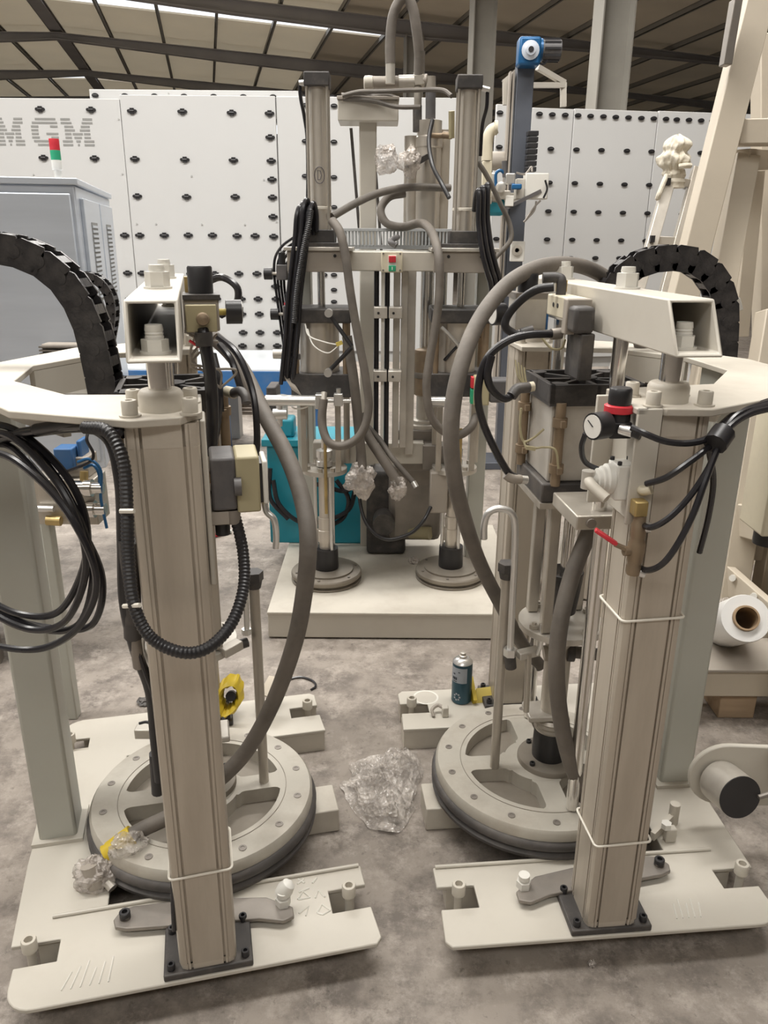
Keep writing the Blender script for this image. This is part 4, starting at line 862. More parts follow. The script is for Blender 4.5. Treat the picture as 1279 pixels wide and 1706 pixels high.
# cylinder ports and their tubes
part(MB().cyl(*[(-0.31,3.08,2.018),(-0.28,3.08,2.02)], .010, n=10), 'port_fitting', 'bright'); part(MB().cyl(*[(0.337,3.12,2.014),(0.363,3.12,2.008)], .010, n=10), 'port_fitting', 'bright')
part(MB().tube([(-0.308,3.08,2.014),(-0.305,3.08,1.969),(-0.295,3.09,1.913),(-0.291,3.14,1.831),(-0.298,3.16,1.627),(-0.317,3.16,1.498)], .0065, 8), 'air_tube', 'tube')
part(MB().tube([(0.357,3.12,2.004),(0.356,3.12,1.95),(0.346,3.14,1.895),(0.346,3.16,1.797)], .0065, 8), 'air_tube', 'tube')
# hoses of the station: (points, radius, material)
for pts, r_, mt in (
    ([(-0.195,3,1.565),(-0.165,2.96,1.524),(-0.144,2.94,1.439),(-0.127,2.93,1.315),(-0.101,2.92,1.167),(-0.072,2.91,1.014),(-0.061,2.91,0.901),(-0.088,2.9,0.806),(-0.15,2.9,0.759),(-0.212,2.9,0.77),(-0.239,2.92,0.84),(-0.232,2.93,0.93)], .0165, 'hose'),
    ([(-0.145,3,1.157),(-0.118,2.99,0.978),(-0.1,2.98,0.792),(-0.091,2.98,0.695),(-0.088,2.97,0.636)], .019, 'hose'),
    ([(-0.102,3.05,0.848),(-0.068,3.03,0.768),(-0.02,3,0.7),(0.033,2.98,0.622),(0.058,2.97,0.58)], .020, 'hose'),
    ([(-0.094,3.1,0.813),(-0.025,3.05,0.751),(0.035,3,0.678),(0.12,2.97,0.586)], .011, 'hose_dark'),
    ([(0.073,3.38,1.679),(0.011,3.36,1.664),(-0.023,3.34,1.614),(0.002,3.32,1.564),(0.069,3.3,1.551),(0.131,3.2,1.563),(0.167,3.08,1.533),(0.19,2.98,1.451),(0.196,2.96,1.337),(0.186,2.95,1.209),(0.165,2.94,1.078),(0.156,2.93,0.979),(0.172,2.93,0.88),(0.213,2.94,0.818),(0.28,2.97,0.783),(0.338,3,0.81),(0.362,3.05,0.852)], .0165, 'hose'),
    ([(-0.2,3.08,1.581),(-0.121,3.15,1.628),(-0.032,3.25,1.671),(0.086,3.35,1.699),(0.257,3.4,1.701)], .0145, 'hose_dark'),
    ([(0.178,3.4,1.947),(0.164,3.36,1.868),(0.177,3.3,1.777),(0.209,3.22,1.707),(0.237,3.18,1.653)], .0085, 'black'),
    ([(-0.103,3.15,0.802),(-0.109,3.1,0.611),(-0.092,3.02,0.455),(-0.047,2.98,0.379),(0.019,2.97,0.347),(0.107,2.98,0.37),(0.161,3,0.418),(0.193,3.06,0.457)], .0075, 'black'),
    ([(0.038,3.1,1.48),(0.016,3.12,1.496),(0.045,3.3,1.512)], .011, 'grey_plastic'),
    ([(0.229,3.05,1.063),(0.291,3,1.138),(0.358,3,1.161)], .006, 'tube'), ([(0.21,3,1.193),(0.245,3,1.16),(0.305,3,1.093)], .007, 'bright')):
    part(MB().tube(pts, r_, 10), 'station_hose', mt)
for q in ([(0.058,2.97,0.58),(0.077,2.96,0.538)], [(0.115,2.97,0.593),(0.127,2.96,0.574)]):
    part(MB().cyl(q[0], q[1], .012, n=10), 'hose_tip', 'bright')
part(MB().cyl(*[(-0.234,2.93,0.914),(-0.231,2.95,0.952)], .012, n=10), 'hose_tip', 'alu')
# black cable bundles hanging at both sides
for i in range(5):
    part(MB().tube([(-0.279,3.03,1.515),(-0.278,3.03,1.577),(-0.287,3.02,1.613),(-0.299,3,1.58),(-0.306,2.99,1.509),(-0.316,2.98,1.436),(-0.338,2.98,1.289),(-0.351,2.98,1.158),(-0.37,2.99,1.021),(-0.377,3,0.974)], .0085, 8), 'cable_bundle', 'tube').location = (.012 * (i - 2), .01 * (i % 2), .012 * (i % 3))
part(MB().corrugated([(-0.271,2.99,1.6),(-0.28,2.97,1.539),(-0.303,2.96,1.437),(-0.326,2.96,1.311),(-0.338,2.96,1.204)], .012, 10), 'cable_conduit', 'black')
for i in range(4):
    part(MB().tube([(-0.344,3.1,1.509),(-0.388,3.08,1.477),(-0.414,3.06,1.434),(-0.419,3.06,1.37),(-0.411,3.06,1.282),(-0.397,3.06,1.148),(-0.386,3.06,1.057)], .005, 7), 'cable_bundle', 'tube').location = (.011 * i, .008 * i, -.012 * i)
for i in range(3):
    part(MB().tube([(0.32,3.04,1.602),(0.322,3.02,1.654),(0.328,3,1.669),(0.329,2.99,1.614),(0.332,2.99,1.554),(0.348,2.98,1.462),(0.371,2.98,1.389),(0.39,3,1.336),(0.413,3.05,1.201)], .0095, 8), 'cable_bundle', 'tube').location = (.017 * i, .01 * i, .01 * i)
part(MB().tube([(0.342,3.2,1.78),(0.381,3.2,1.728),(0.436,3.2,1.632),(0.473,3.2,1.565),(0.478,3.18,1.504),(0.426,3.15,1.447),(0.394,3.12,1.417)], .0095, 10), 'station_hose', 'hose_dark')
for k in range(6):
    part(MB().tube([(-0.381,3.02,1.063),(-0.385,3,1.008),(-0.366,2.98,0.977),(-0.353,2.98,0.954)], .0025, 5), 'signal_wire', 'grey_box').location = (.006 * k, 0, -.004 * k)
# regulators with round gauges on the left edge
for px_, py_ in (((-0.437,3.05,1.379), 0), ((-0.418,3.05,1.232), 1)):
    v_ = Vector(px_)
    b_ = part(MB().cb(v_ + Vector((.05, 0, .005)), (.04, .04, .055)), 'regulator_body', 'grey_plastic', .003)
    part(MB().cyl(v_ + Vector((-.018, 0, 0)), v_ + Vector((.012, 0, 0)), .022, n=18), 'gauge_case', 'black', 0, b_)
    part(MB().cyl(v_ + Vector((.012, 0, 0)), v_ + Vector((.032, 0, 0)), .006, n=8), 'gauge_stem', 'alu', 0, b_)
    part(MB().cyl(v_ + Vector((.05, 0, .03)), v_ + Vector((.05, 0, .075)), .013, n=12), 'regulator_knob', 'black', 0, b_)
    if py_: part(MB().cyl(v_ + Vector((.05, 0, .034)), v_ + Vector((.05, 0, .042)), .017, n=14), 'lock_ring', 'red', 0, b_)
part(MB().cyl(*[(-0.433,3.05,1.081),(-0.384,3.05,1.081)], .018, n=14), 'pipe_union', 'alu'); part(MB().beam(*[(-0.374,3,1.079),(-0.323,3,1.079)], .02, .02), 'union_body', 'grey_plastic')
part(MB().cyl(*[(-0.442,3.05,0.845),(-0.388,3.05,0.846)], .022, n=14), 'pipe_union', 'bright'); part(MB().beam(*[(-0.405,3.05,0.906),(-0.339,3.1,0.896)], .03, .03), 'union_body', 'cast_black')
part(MB().cyl(*[(-0.418,3.05,0.797),(-0.414,3.05,0.917)], .011, n=10), 'pipe_union', 'bright')
# sensor linkage on the left motor
for q in ([(-0.203,2.95,1.236),(-0.124,2.93,1.128)], [(-0.124,2.93,1.124),(-0.211,2.95,1.034)]): part(MB().cyl(q[0], q[1], .008, n=8), 'sensor_arm', 'black')
for c_ in ((-0.207,2.94,1.248), (-0.213,2.94,1.031)): part(MB().cyl(c_, (c_[0], c_[1] - .03, c_[2]), .015, n=14), 'sensor_knob', 'bright')
for pts in ([(-0.299,2.97,1.203),(-0.283,2.95,1.162),(-0.226,2.94,1.142),(-0.181,2.93,1.134)], [(-0.29,2.96,1.187),(-0.267,2.94,1.13),(-0.215,2.93,1.103),(-0.177,2.93,1.126)]): part(MB().tube(pts, .0028, 6), 'sensor_wire', 'dial')
part(MB().beam(*[(-0.181,2.93,1.134),(-0.159,2.93,1.143)], .014, .014), 'wire_plug', 'yellow_pale')
# horizontal spool cylinders
for x0, x1, tee in ((-.455, -.255, 1), (.165, .285, 0)):
    z_ = .918; h_ = part(MB().cyl((x0, 2.96, z_), (x1, 2.96, z_), .0205, n=20), 'spool_cylinder', 'bright')
    if tee:
        box('spool_block', 'bright', -.265, -.225, 2.935, 2.985, z_ - .028, z_ + .028, .003, h_)
        part(MB().cyl((-.225, 2.96, z_), (-.13, 2.96, z_), .008, n=10), 'spool_pipe', 'bright', 0, h_)
        box('tee', 'bright', -.195, -.160, 2.945, 2.975, z_ - .018, z_ + .03, .004, h_); part(MB().cyl((-.177, 2.96, z_ + .03), (-.177, 2.96, z_ + .048), .009, n=10), 'tee_cap', 'bright', 0, h_)
part(MB().tube([(-0.37,3,0.904),(-0.35,2.98,0.884),(-0.301,2.96,0.894),(-0.254,2.95,0.938)], .0035, 6), 'sensor_wire', 'dial')
# right control box with red and green label
cb_ = box('control_box', 'khaki', .335, .395, 2.93, 2.98, .91, 1.02, .005); box('red_label', 'red', .325, .336, 2.935, 2.975, .975, 1.015, .001, cb_); box('green_label', 'green', .325, .336, 2.935, 2.975, .915, .970, .001, cb_)
box('control_back', 'grey_plastic', .395, .47, 2.93, 3.0, .92, 1.01, .01, cb_)
# wrapped joints
def crumple(c, rx, ry, rz, seed, name, material, parent=None, n=14, amp=.28, world=True):
    m = MB(); vs = []; fs = []; rows = n + 6; cols = (n + 6) * 2
    for i in range(rows + 1):
        th = math.pi * i / rows
        for j in range(cols):
            a = 2 * math.pi * j / cols; d = Vector((math.sin(th) * math.cos(a), math.sin(th) * math.sin(a), math.cos(th)))
            q = d * 1.7 + Vector((seed * 3.1, seed * 1.7, seed)); w = d * 4.3 + Vector((seed, -seed * 2.3, seed * .7))
            f = 1 + amp * (1.5 * mnoise.noise(q) + .75 * (.35 - abs(mnoise.noise(w)) * 1.9) + .22 * mnoise.noise(w * 2.1))
            vs.append((c[0] + rx * f * d.x, c[1] + ry * f * d.y, c[2] + rz * f * d.z))
    for i in range(rows):
        for j in range(cols): fs.append((i * cols + j, i * cols + (j + 1) % cols, (i + 1) * cols + (j + 1) % cols, (i + 1) * cols + j))
    m.add(vs, fs); return m.build(name, material, parent, world and parent is not None, angle=55)
crumple((-0.003,3.35,1.801), .045, .035, .05, 3, 'plastic_wrap', 'wrap', st); crumple((0.089,3.33,1.789), .04, .035, .05, 4, 'plastic_wrap', 'wrap', st)
crumple((-0.095,2.97,0.599), .06, .045, .065, 5, 'plastic_wrap', 'wrap', st); crumple((0.056,2.97,0.563), .035, .03, .045, 6, 'plastic_wrap', 'wrap', st)
# ------------------------------------------------------------------ teal tank with black hoses behind the left pump
tk = thing('hydraulic_tank', 'teal steel tank with black hoses behind the left pail pump', 'tank', (-.33, 3.62, .118))
part(MB().bx(-.545, -.105, 3.5, 3.74, .118, .60), 'body', 'teal', .008, tk); part(MB().bx(-.565, -.085, 3.48, 3.76, .60, .635), 'lid', 'teal', .005, tk)
part(MB().bx(-.54, -.42, 3.52, 3.64, .635, .72), 'pump_head', 'teal', .012, tk)
part(MB().cyl((-.48, 3.58, .72), (-.48, 3.58, .82), .03, n=16), 'filler', 'bright', 0, tk)
part(MB().bx(-.545, -.50, 3.56, 3.72, .635, .86), 'valve_stack', 'cast_black', .006, tk)
for pts in ([(-0.513,3.45,0.45),(-0.488,3.44,0.336),(-0.392,3.44,0.248),(-0.28,3.44,0.255),(-0.167,3.44,0.31),(-0.133,3.44,0.413)], [(-0.389,3.46,0.448),(-0.277,3.45,0.423),(-0.18,3.45,0.4),(-0.122,3.45,0.453)], [(-0.222,3.46,0.449),(-0.167,3.45,0.365),(-0.19,3.45,0.27),(-0.267,3.45,0.221)], [(-0.526,3.46,0.504),(-0.53,3.45,0.362),(-0.448,3.44,0.263)]):
    part(MB().tube(pts, .011, 8), 'hose', 'tube', 0, tk)

# ================================================================== left background
def tpart(t): return lambda m, name, material, bevel=0., **k: m.build(name, material, k.pop('parent', t), True, bevel, **k)
cab = thing('control_cabinet', 'stainless steel control cabinet with louvred side and a signal light', 'cabinet', (-1.0, 2.62, 0), BROT)
CW = cab.matrix_world.copy()
MB().bx(-1.25, .03, 0, .92, .74, 1.655).build('body', 'stainless', cab, bevel=.006)
MB().bx(-1.26, .04, -.01, .93, 1.655, 1.675).build('roof', 'stainless', cab, bevel=.003)
for a, b in ((-1.2, .05), (-1.2, .85), (-.45, .05), (-.02, .85)): MB().bx(a - .025, a + .025, b - .025, b + .025, 0, .74).build('leg', 'steel_dark', cab)
MB().bx(-.60, .015, -.012, 0, .77, 1.63).build('front_door', 'stainless', cab, bevel=.004); MB().bx(-1.22, -.61, -.012, 0, .77, 1.63).build('front_door', 'stainless', cab, bevel=.004)
for y0 in (.10, .52):
    dr = MB().bx(.03, .042, y0 - .03, y0 + .36, .78, 1.62).build('side_panel', 'stainless', cab, bevel=.002)
    gr = MB()
    for k in range(16): gr.bx(.042, .046, y0 + .10, y0 + .24, 1.30 + k * .0155, 1.308 + k * .0155)
    MB().bx(.042, .0435, y0 + .095, y0 + .245, 1.29, 1.55).build('louvre_back', 'slot', dr); gr.build('louvre', 'stainless', dr)
MB().cyl((-.055, .25, 1.675), (-.055, .25, 1.72), .012, n=12).build('signal_stem', 'white_plastic', cab)
for z0, z1, mt in ((1.715, 1.745, 'white_plastic'), (1.745, 1.775, 'green'), (1.775, 1.81, 'red')):
    MB().lathe([(.016, z0), (.0165, z0 + .002), (.0165, z1 - .002), (.016, z1)], (-.055, .25, 0), 18).build('signal_light', mt, cab)
# finned servo drive and its stand
dv = thing('servo_drive', 'grey finned drive unit with terminal row beneath the left top plate', 'drive unit', (-1.027,2.5,1.036))
dp = tpart(dv); o_ = (-1.097,2.5,1.16); q_ = (-0.931,2.5,1.161)
x0, x1, zt = o_[0], q_[0], o_[2]
dp(MB().bx(x0, x1, 2.52, 2.575, zt - .12, zt + .02), 'body', 'grey_box', .004)
for k in range(9): dp(MB().bx(x0, x1, 2.50, 2.52, zt - .078 + k * .011, zt - .073 + k * .011), 'fin', 'steel_dark')
dp(MB().bx(x0, x1, 2.495, 2.52, zt - .135, zt - .09), 'terminal_row', 'white_plastic', .002)
for k in range(6): dp(MB().bx(x0 + .008 + k * .029, x0 + .020 + k * .029, 2.492, 2.496, zt - .115, zt - .095), 'terminal', 'black')
# hydraulic manifold with chrome couplings and blue solenoid covers
mf = thing('hydraulic_manifold', 'steel manifold with chrome couplings and blue solenoid boxes beside the left column', 'manifold', (-1.461,3.356,0))
mp_ = tpart(mf)
mp_(MB().bx(-1.02, -.84, 2.16, 2.26, .70, .84), 'block', 'steel', .004); mp_(MB().bx(-1.035, -1.005, 2.20, 2.24, .0, .70), 'stand', 'paint_green', .004)
a_ = (-0.947,2.18,0.931); b_ = (-0.893,2.18,0.868); mp_(MB().bx(a_[0], b_[0], 2.16, 2.22, b_[2], a_[2]), 'solenoid_box', 'blue', .004)
a_ = (-0.891,2.2,0.947); b_ = (-0.877,2.2,0.853); mp_(MB().bx(a_[0], b_[0], 2.19, 2.25, b_[2] - .02, a_[2]), 'solenoid_box', 'blue', .004)
mp_(MB().bx(-.93, -.86, 2.18, 2.26, .84, .90), 'base_block', 'grey_box', .003)
for py_ in ((-0.889,2.14,0.821), (-0.888,2.14,0.757)):
    for dx, r_, L_ in ((0, .022, .03), (.03, .026, .02), (.05, .018, .03)):
        mp_(MB().cyl((py_[0] + dx, 2.14, py_[2]), (py_[0] + dx + L_, 2.14, py_[2]), r_, n=14), 'coupling', 'chrome')
mp_(MB().cyl(*[(-0.983,2.14,0.721),(-0.942,2.14,0.719)], .015, n=12), 'plug', 'brass'); mp_(MB().cyl(*[(-0.865,2.16,0.865),(-0.867,2.15,0.819)], .012, n=10), 'plug', 'brass')
mp_(MB().cyl(*[(-1.01,2.14,0.757),(-0.958,2.14,0.756)], .010, n=10), 'coupling', 'bright')
for pts in ([(-0.86,2.15,0.877),(-0.829,2.14,0.889),(-0.815,2.14,0.862),(-0.819,2.14,0.823)], [(-0.875,2.15,0.895),(-0.832,2.13,0.909),(-0.805,2.13,0.874),(-0.814,2.13,0.794),(-0.807,2.13,0.702)], [(-0.94,2.15,0.858),(-0.891,2.14,0.876),(-0.833,2.13,0.901),(-0.821,2.13,0.927),(-0.834,2.13,0.962),(-0.834,2.14,0.982)]):
    mp_(MB().tube(pts, .0045, 7), 'hose', 'motor_blue' if pts[0][0] > -.93 else 'tube')
# energy chains
def chain(name, label, pts, h, w, link, cat='cable chain', material='chain', ny=Vector((0, 1, 0))):
    P = resample(catmull(pts, 12), link); c0 = P[-1]
    t = thing(name, label, cat, tuple(c0)); inv = INV[t.name]
    L = link * 1.18; m = MB(); hh = h / 2
    for sgn in (-1, 1):
        poly = [(-L / 2, -hh * .8), (-L * .35, -hh), (L * .42, -hh), (L / 2, -hh * .55), (L / 2, hh * .55), (L * .42, hh), (-L * .35, hh), (-L / 2, hh * .8)]
        y0 = sgn * w / 2; m.M = Matrix.Translation((0, y0, 0)) @ Matrix.Rotation(math.pi / 2, 4, 'X'); m.prism(poly, -.0035, .0035)
        m.M = None; m.cyl((L * .36, y0 - .005, 0), (L * .36, y0 + .005, 0), hh * .45, n=12)
    m.bx(-L * .16, L * .16, -w / 2, w / 2, hh * .82, hh * .98); m.bx(-L * .16, L * .16, -w / 2, w / 2, -hh * .98, -hh * .82)
    src = None
    for i in range(len(P) - 1):
        d = (P[i + 1] - P[i]).normalized(); y = (ny - d * ny.dot(d)).normalized(); z = d.cross(y).normalized() * -1; z = y.cross(d) * -1
        z = d.cross(y); c_ = (P[i] + P[i + 1]) / 2
        M = inv @ Matrix(((d.x, y.x, z.x, c_.x), (d.y, y.y, z.y, c_.y), (d.z, y.z, z.z, c_.z), (0, 0, 0, 1)))
        if src is None: src = m.build('chain_link', material, t); src.matrix_local = M
        else: inst(src, 'chain_link', t, M)
    for k, oy in enumerate((-.3, 0, .3)):
        MB().tube([p + ny * (oy * w) for p in P[::2]], .007, 7, 3).build('inner_cable', 'tube', t, True)
    return t
chain('energy_chain', 'thick black energy chain curving down over the left ram pump', [(-0.985,1.72,1.397),(-0.918,1.71,1.458),(-0.834,1.7,1.48),(-0.761,1.7,1.474),(-0.691,1.7,1.442),(-0.647,1.7,1.388),(-0.623,1.7,1.32),(-0.615,1.7,1.251),(-0.609,1.7,1.186),(-0.607,1.7,1.132),(-0.603,1.7,1.091)], .062, .055, .052)
chain('energy_chain', 'slim black energy chain behind the thick one, before the control cabinet', [(-0.949,2.5,1.385),(-0.908,2.5,1.389),(-0.87,2.5,1.368),(-0.849,2.5,1.324),(-0.852,2.5,1.264),(-0.877,2.5,1.171),(-0.899,2.5,1.057),(-0.926,2.5,0.899)], .028, .04, .03)
chain('energy_chain', 'black energy chain arching beside the beige rack behind the right ram pump', [(0.562,2.05,1.372),(0.585,2.05,1.416),(0.627,2.05,1.448),(0.685,2.05,1.463),(0.753,2.05,1.461),(0.81,2.05,1.428),(0.849,2.05,1.37),(0.863,2.05,1.303),(0.87,2.05,1.227),(0.88,2.06,1.148)], .062, .055, .048, material='chain')
# wooden boards on the floor far behind
wd = thing('wooden_pallet', 'low pile of pale wooden boards on the floor behind the left ram', 'pallet', (-1.366,6.974,0))
wp = tpart(wd); c_ = (-1.393,6.973,0)
for k in range(4): wp(MB().bx(c_[0] - .35, c_[0] + .3, c_[1] + k * .16, c_[1] + .12 + k * .16, .09, .115), 'board', 'wood', .002)
for k in range(3): wp(MB().bx(c_[0] - .33 + k * .27, c_[0] - .24 + k * .27, c_[1], c_[1] + .6, 0, .09), 'runner', 'wood')
# ================================================================== gantry with blue gear motor in front of the right panel screen
gn = thing('sealing_head_gantry', 'dark vertical gantry with blue gear motor at its top', 'gantry', (1.528,8.668,0)[:2] + (0,))
gp = tpart(gn); GY = 5.3
a_ = (0.778,5.3,2.524); b_ = (0.948,5.3,1.324)
gp(MB().bx(a_[0], a_[0] + .105, GY, GY + .09, 0, a_[2] - .02), 'mast', 'slate', .004)
for dx in (.012, .032): gp(MB().bx(a_[0] - .055 + dx, a_[0] - .045 + dx, GY - .01, GY + .06, .6, a_[2] - .06), 'guide_rail', 'grey_box')
c_ = Vector((0.832,5.25,2.553)); gp(MB().cb(c_, (.13, .12, .15)), 'gear_box', 'motor_blue', .015)
gp(MB().lathe([(.05, 0), (.052, -.012), (.03, -.016), (.028, -.03), (.01, -.032)], (c_.x, c_.y - .06, c_.z), 20, 'Y'), 'gear_flange', 'stainless')
gp(MB().cyl((c_.x, c_.y - .088, c_.z), (c_.x, c_.y - .095, c_.z), .016, n=12), 'shaft_hole', 'black')
m_ = Vector((0.928,5.3,2.576)); gp(MB().cyl(m_ + Vector((-.04, 0, 0)), m_ + Vector((.10, 0, 0)), .056, n=20), 'motor', 'grey_plastic')
gp(MB().cyl(m_ + Vector((-.045, 0, 0)), m_ + Vector((-.01, 0, 0)), .062, n=20), 'motor_flange', 'motor_blue')
for k in range(10):
    q = 2 * math.pi * k / 10; gp(MB().beam(m_ + Vector((-.0, .058 * math.cos(q), .058 * math.sin(q))), m_ + Vector((.095, .058 * math.cos(q), .058 * math.sin(q))), .005, .012), 'motor_fin', 'black')
gp(MB().tube([(0.889,5.25,2.503),(0.925,5.25,2.494),(0.948,5.25,2.516)], .006, 6), 'motor_cable', 'tube')
for q in ([(0.734,5.4,2.297),(0.726,5.4,2.429)], [(1.132,5.6,2.319),(1.121,5.6,2.449)]): gp(MB().beam(q[0], q[1], .035, .035), 'frame_post', 'paint')
for q in ([(0.884,5.5,2.424),(1.137,5.6,2.443)], [(0.933,5.5,2.524),(1.128,5.6,2.456)], [(0.712,5.4,2.419),(0.796,5.4,2.485)]): gp(MB().beam(q[0], q[1], .03, .03), 'frame_bar', 'paint')
a_ = (0.829,5.05,1.885); b_ = (0.968,5.05,1.74); jb = gp(MB().bx(a_[0], b_[0], 5.05, 5.15, b_[2], a_[2]), 'junction_box', 'white_plastic', .006)
gp(MB().bx(a_[0] - .05, a_[0], 5.06, 5.16, b_[2], a_[2] - .03), 'junction_back', 'paint', .004)
gp(MB().tube([(0.942,5.03,1.845),(0.957,5.03,1.795),(0.939,5.03,1.745)], .006, 6), 'box_cable', 'tube')
for pts in ([(0.901,5.05,1.729),(0.893,5.05,1.679),(0.86,5.05,1.638),(0.833,5.05,1.61)], [(0.926,5.05,1.733),(0.892,5.05,1.696),(0.846,5.05,1.624)], [(0.779,5.1,1.888),(0.83,5.08,1.881),(0.864,5.08,1.92),(0.866,5.06,1.893)]): gp(MB().tube(pts, .006, 6), 'box_cable', 'steel_dark')
a_ = (0.843,5.15,2.091); b_ = (0.907,5.15,1.9)
for k in range(7): gp(MB().bx(a_[0], b_[0], 5.15, 5.22, b_[2] + k * .033, b_[2] + k * .033 + .027), 'chain_link', 'black', .003)
a_ = (0.678,5,1.841); gp(MB().lathe([(.03, 0), (.03, -.02), (.026, -.022)], (0.676,5,1.802), 20, 'Y'), 'gauge', 'bright')
gp(MB().cb((0.734,5.05,1.851), (.06, .06, .06)), 'valve_body', 'bright', .006); gp(MB().cb((0.773,5.03,1.807), (.06, .04, .03)), 'blue_valve', 'motor_blue', .006)
gp(MB().cb((0.699,5.04,1.761), (.08, .06, .05)), 'valve_body', 'alu', .006); gp(MB().cb((0.635,5.08,1.846), (.05, .06, .08)), 'valve_body', 'alu', .008)
gp(MB().tube([(0.653,5.04,1.81),(0.648,5.03,1.876),(0.675,5.03,1.895),(0.707,5.04,1.87)], .009, 8), 'blue_tube', 'motor_blue')
gp(MB().cyl(*[(0.695,5.04,1.948),(0.704,5.04,1.86)], .016, n=12), 'filter_bowl', 'grey_plastic')
gp(MB().cb((0.645,5.1,1.696), (.14, .10, .10)), 'teal_motor', 'teal', .02); gp(MB().cyl(*[(0.608,5.06,1.761),(0.691,5.06,1.755)], .04, n=16), 'motor_case', 'steel')
gp(MB().beam(*[(0.708,5.02,1.683),(0.923,5.06,1.787)], .03, .02), 'carrier', 'grey_plastic')
gp(MB().cb((0.734,5.02,1.727), (.05, .03, .06)), 'bright_plate', 'white_plastic', .003)
a_ = (0.782,5.15,1.5); gp(MB().bx(a_[0], a_[0] + .085, 5.15, 5.2, a_[2] - .12, a_[2]), 'bearing_plate', 'white_plastic', .004)
gp(MB().lathe([(.032, 0), (.032, -.008), (.014, -.01), (.012, .0)], (0.818,5.148,1.447), 20, 'Y'), 'bearing', 'alu')
gp(MB().tube([(0.58,4.6,2.07),(0.552,4.6,2.052),(0.539,4.6,2.003),(0.54,4.6,1.909)], .030, 14), 'elbow_pipe', 'offwhite')
gp(MB().lathe([(.024, 0), (.036, 0), (.036, -.015), (.024, -.015)], (0.585,4.59,2.069), 18, 'X', caps=False), 'pipe_rim', 'offwhite')
gp(MB().beam(*[(0.54,4.6,1.909),(0.549,4.62,1.723)], .05, .05), 'pipe_stem', 'offwhite', .004); gp(MB().beam(*[(0.549,4.62,1.723),(0.618,5.2,1.751)], .06, .06), 'stem_arm', 'paint', .004)
gp(MB().beam(*[(0.618,5.2,1.751),(0.83,5.32,1.758)], .06, .06), 'stem_arm', 'paint', .004)
gp(MB().lathe([(.05, 0), (.055, .01), (.055, .12), (.05, .13)], (0.61,5.35,1.975), 20, 'X'), 'drum', 'grey_box')
gp(MB().bx(.62, .98, 5.22, 5.5, 0, .05), 'foot_plate', 'slate', .004)
# ================================================================== right side: beige glass rack
rk = thing('glass_rack', 'beige steel rack of leaning box beams along the right edge', 'rack', (1.9, 3.4, 0))
rp = tpart(rk)
def to_floor(p, q, z=.0):
    p, q = Vector(p), Vector(q); return p, p + (q - p) * ((p.z - z) / (p.z - q.z))
def leg(p, w=.08): rp(MB().beam((p[0], p[1], 0), (p[0], p[1], p[2] - .03), w, w), 'support_leg', 'beige', .003)
rp(MB().beam(*to_floor(*[(1.358,3.3,2.448),(1.164,3.15,1.356)]), .085, .10, (1, 0, 0)), 'leaning_beam', 'beige', .004)
rp(MB().beam(*to_floor(*[(1.381,3.3,1.813),(1.293,3.15,1.151)]), .085, .09, (1, 0, 0)), 'leaning_beam', 'beige', .004)
rp(MB().beam(*to_floor(*[(1.57,3.7,2.31),(1.746,3.6,0.996)]), .10, .10, (1, 0, 0)), 'rear_post', 'beige', .004)
rp(MB().beam((1.32,3.25,1.891), (2.5, 3.0, (1.32,3.25,1.891)[2]), .11, .085), 'cross_bar', 'beige', .004)
rp(MB().beam((2.5, 3.0, 0), (2.5, 3.0, 2.6), .10, .10), 'rear_post', 'beige', .004)
rp(MB().beam(*[(1.341,3.3,1.804),(1.531,3.45,1.815)], .12, .07), 'gusset', 'beige', .003)
rp(MB().beam(*[(1.44,3.4,1.761),(1.415,3.4,1.321)], .04, .03), 'brace', 'beige', .002)
rp(MB().beam(*[(1.518,3.5,1.78),(1.558,3.5,1.113)], .05, .06, (1, 0, 0)), 'brace', 'beige', .002)
rp(MB().beam(*[(1.221,3.18,2.305),(1.214,3.18,2.101)], .05, .03, (1, 0, 0)), 'rubber_strip', 'steel_dark', .003)
rp(MB().beam(*to_floor(*[(1.403,2.9,1.266),(1.358,2.8,0.846)]), .09, .10, (1, 0, 0)), 'leaning_beam', 'beige', .004)
rp(MB().beam(*[(1.365,3.2,1.286),(1.386,3.2,1.24)], .05, .06), 'stop_block', 'white_plastic', .003)
rp(MB().cyl(*[(1.341,3.2,1.268),(1.401,3.2,1.268)], .02, n=14), 'knob', 'black')
# base beams
rp(MB().beam(*[(1.248,3.2,0.62),(1.449,2.7,0.579)], .13, .13), 'base_beam', 'beige', .004)
rp(MB().beam(*[(1.257,2.95,0.516),(1.443,2.55,0.564)], .16, .12), 'base_beam', 'beige', .004)
rp(MB().beam(*[(1.25,2.8,0.408),(1.541,2.7,0.438)], .10, .09), 'base_beam', 'beige', .004)
rp(MB().beam(*[(1.238,2.75,0.354),(1.38,2.35,0.25)], .03, .10), 'angle_bar', 'beige', .003)
for q in ([(1.248,3.2,0.62),(1.449,2.7,0.579)], [(1.257,2.95,0.516),(1.443,2.55,0.564)], [(1.25,2.8,0.408),(1.541,2.7,0.438)]):
    leg(q[0]); leg(q[1])
leg((1.238,2.75,0.354))
for q in ((1.281,2.62,0.345), (1.317,2.52,0.32)): rp(MB().cyl(q, (q[0] - .02, q[1] - .03, q[2] + .01), .012, n=10), 'bolt', 'white_plastic')
rp(MB().bx(1.2, 1.9, 2.52, 2.62, .0, .03), 'base_foot', 'steel_dark', .003)
gb = rp(MB().bx(1.06, 1.35, 2.05, 2.2, .72, 1.08), 'control_box', 'offwhite', .006)
rp(MB().cyl((1.115, 2.12, .675), (1.115, 2.12, .72), .04, n=18), 'rubber_foot', 'black', parent=gb)
rp(MB().beam((1.30, 2.14, 0), (1.30, 2.14, .75), .08, .08), 'box_leg', 'beige', .004)
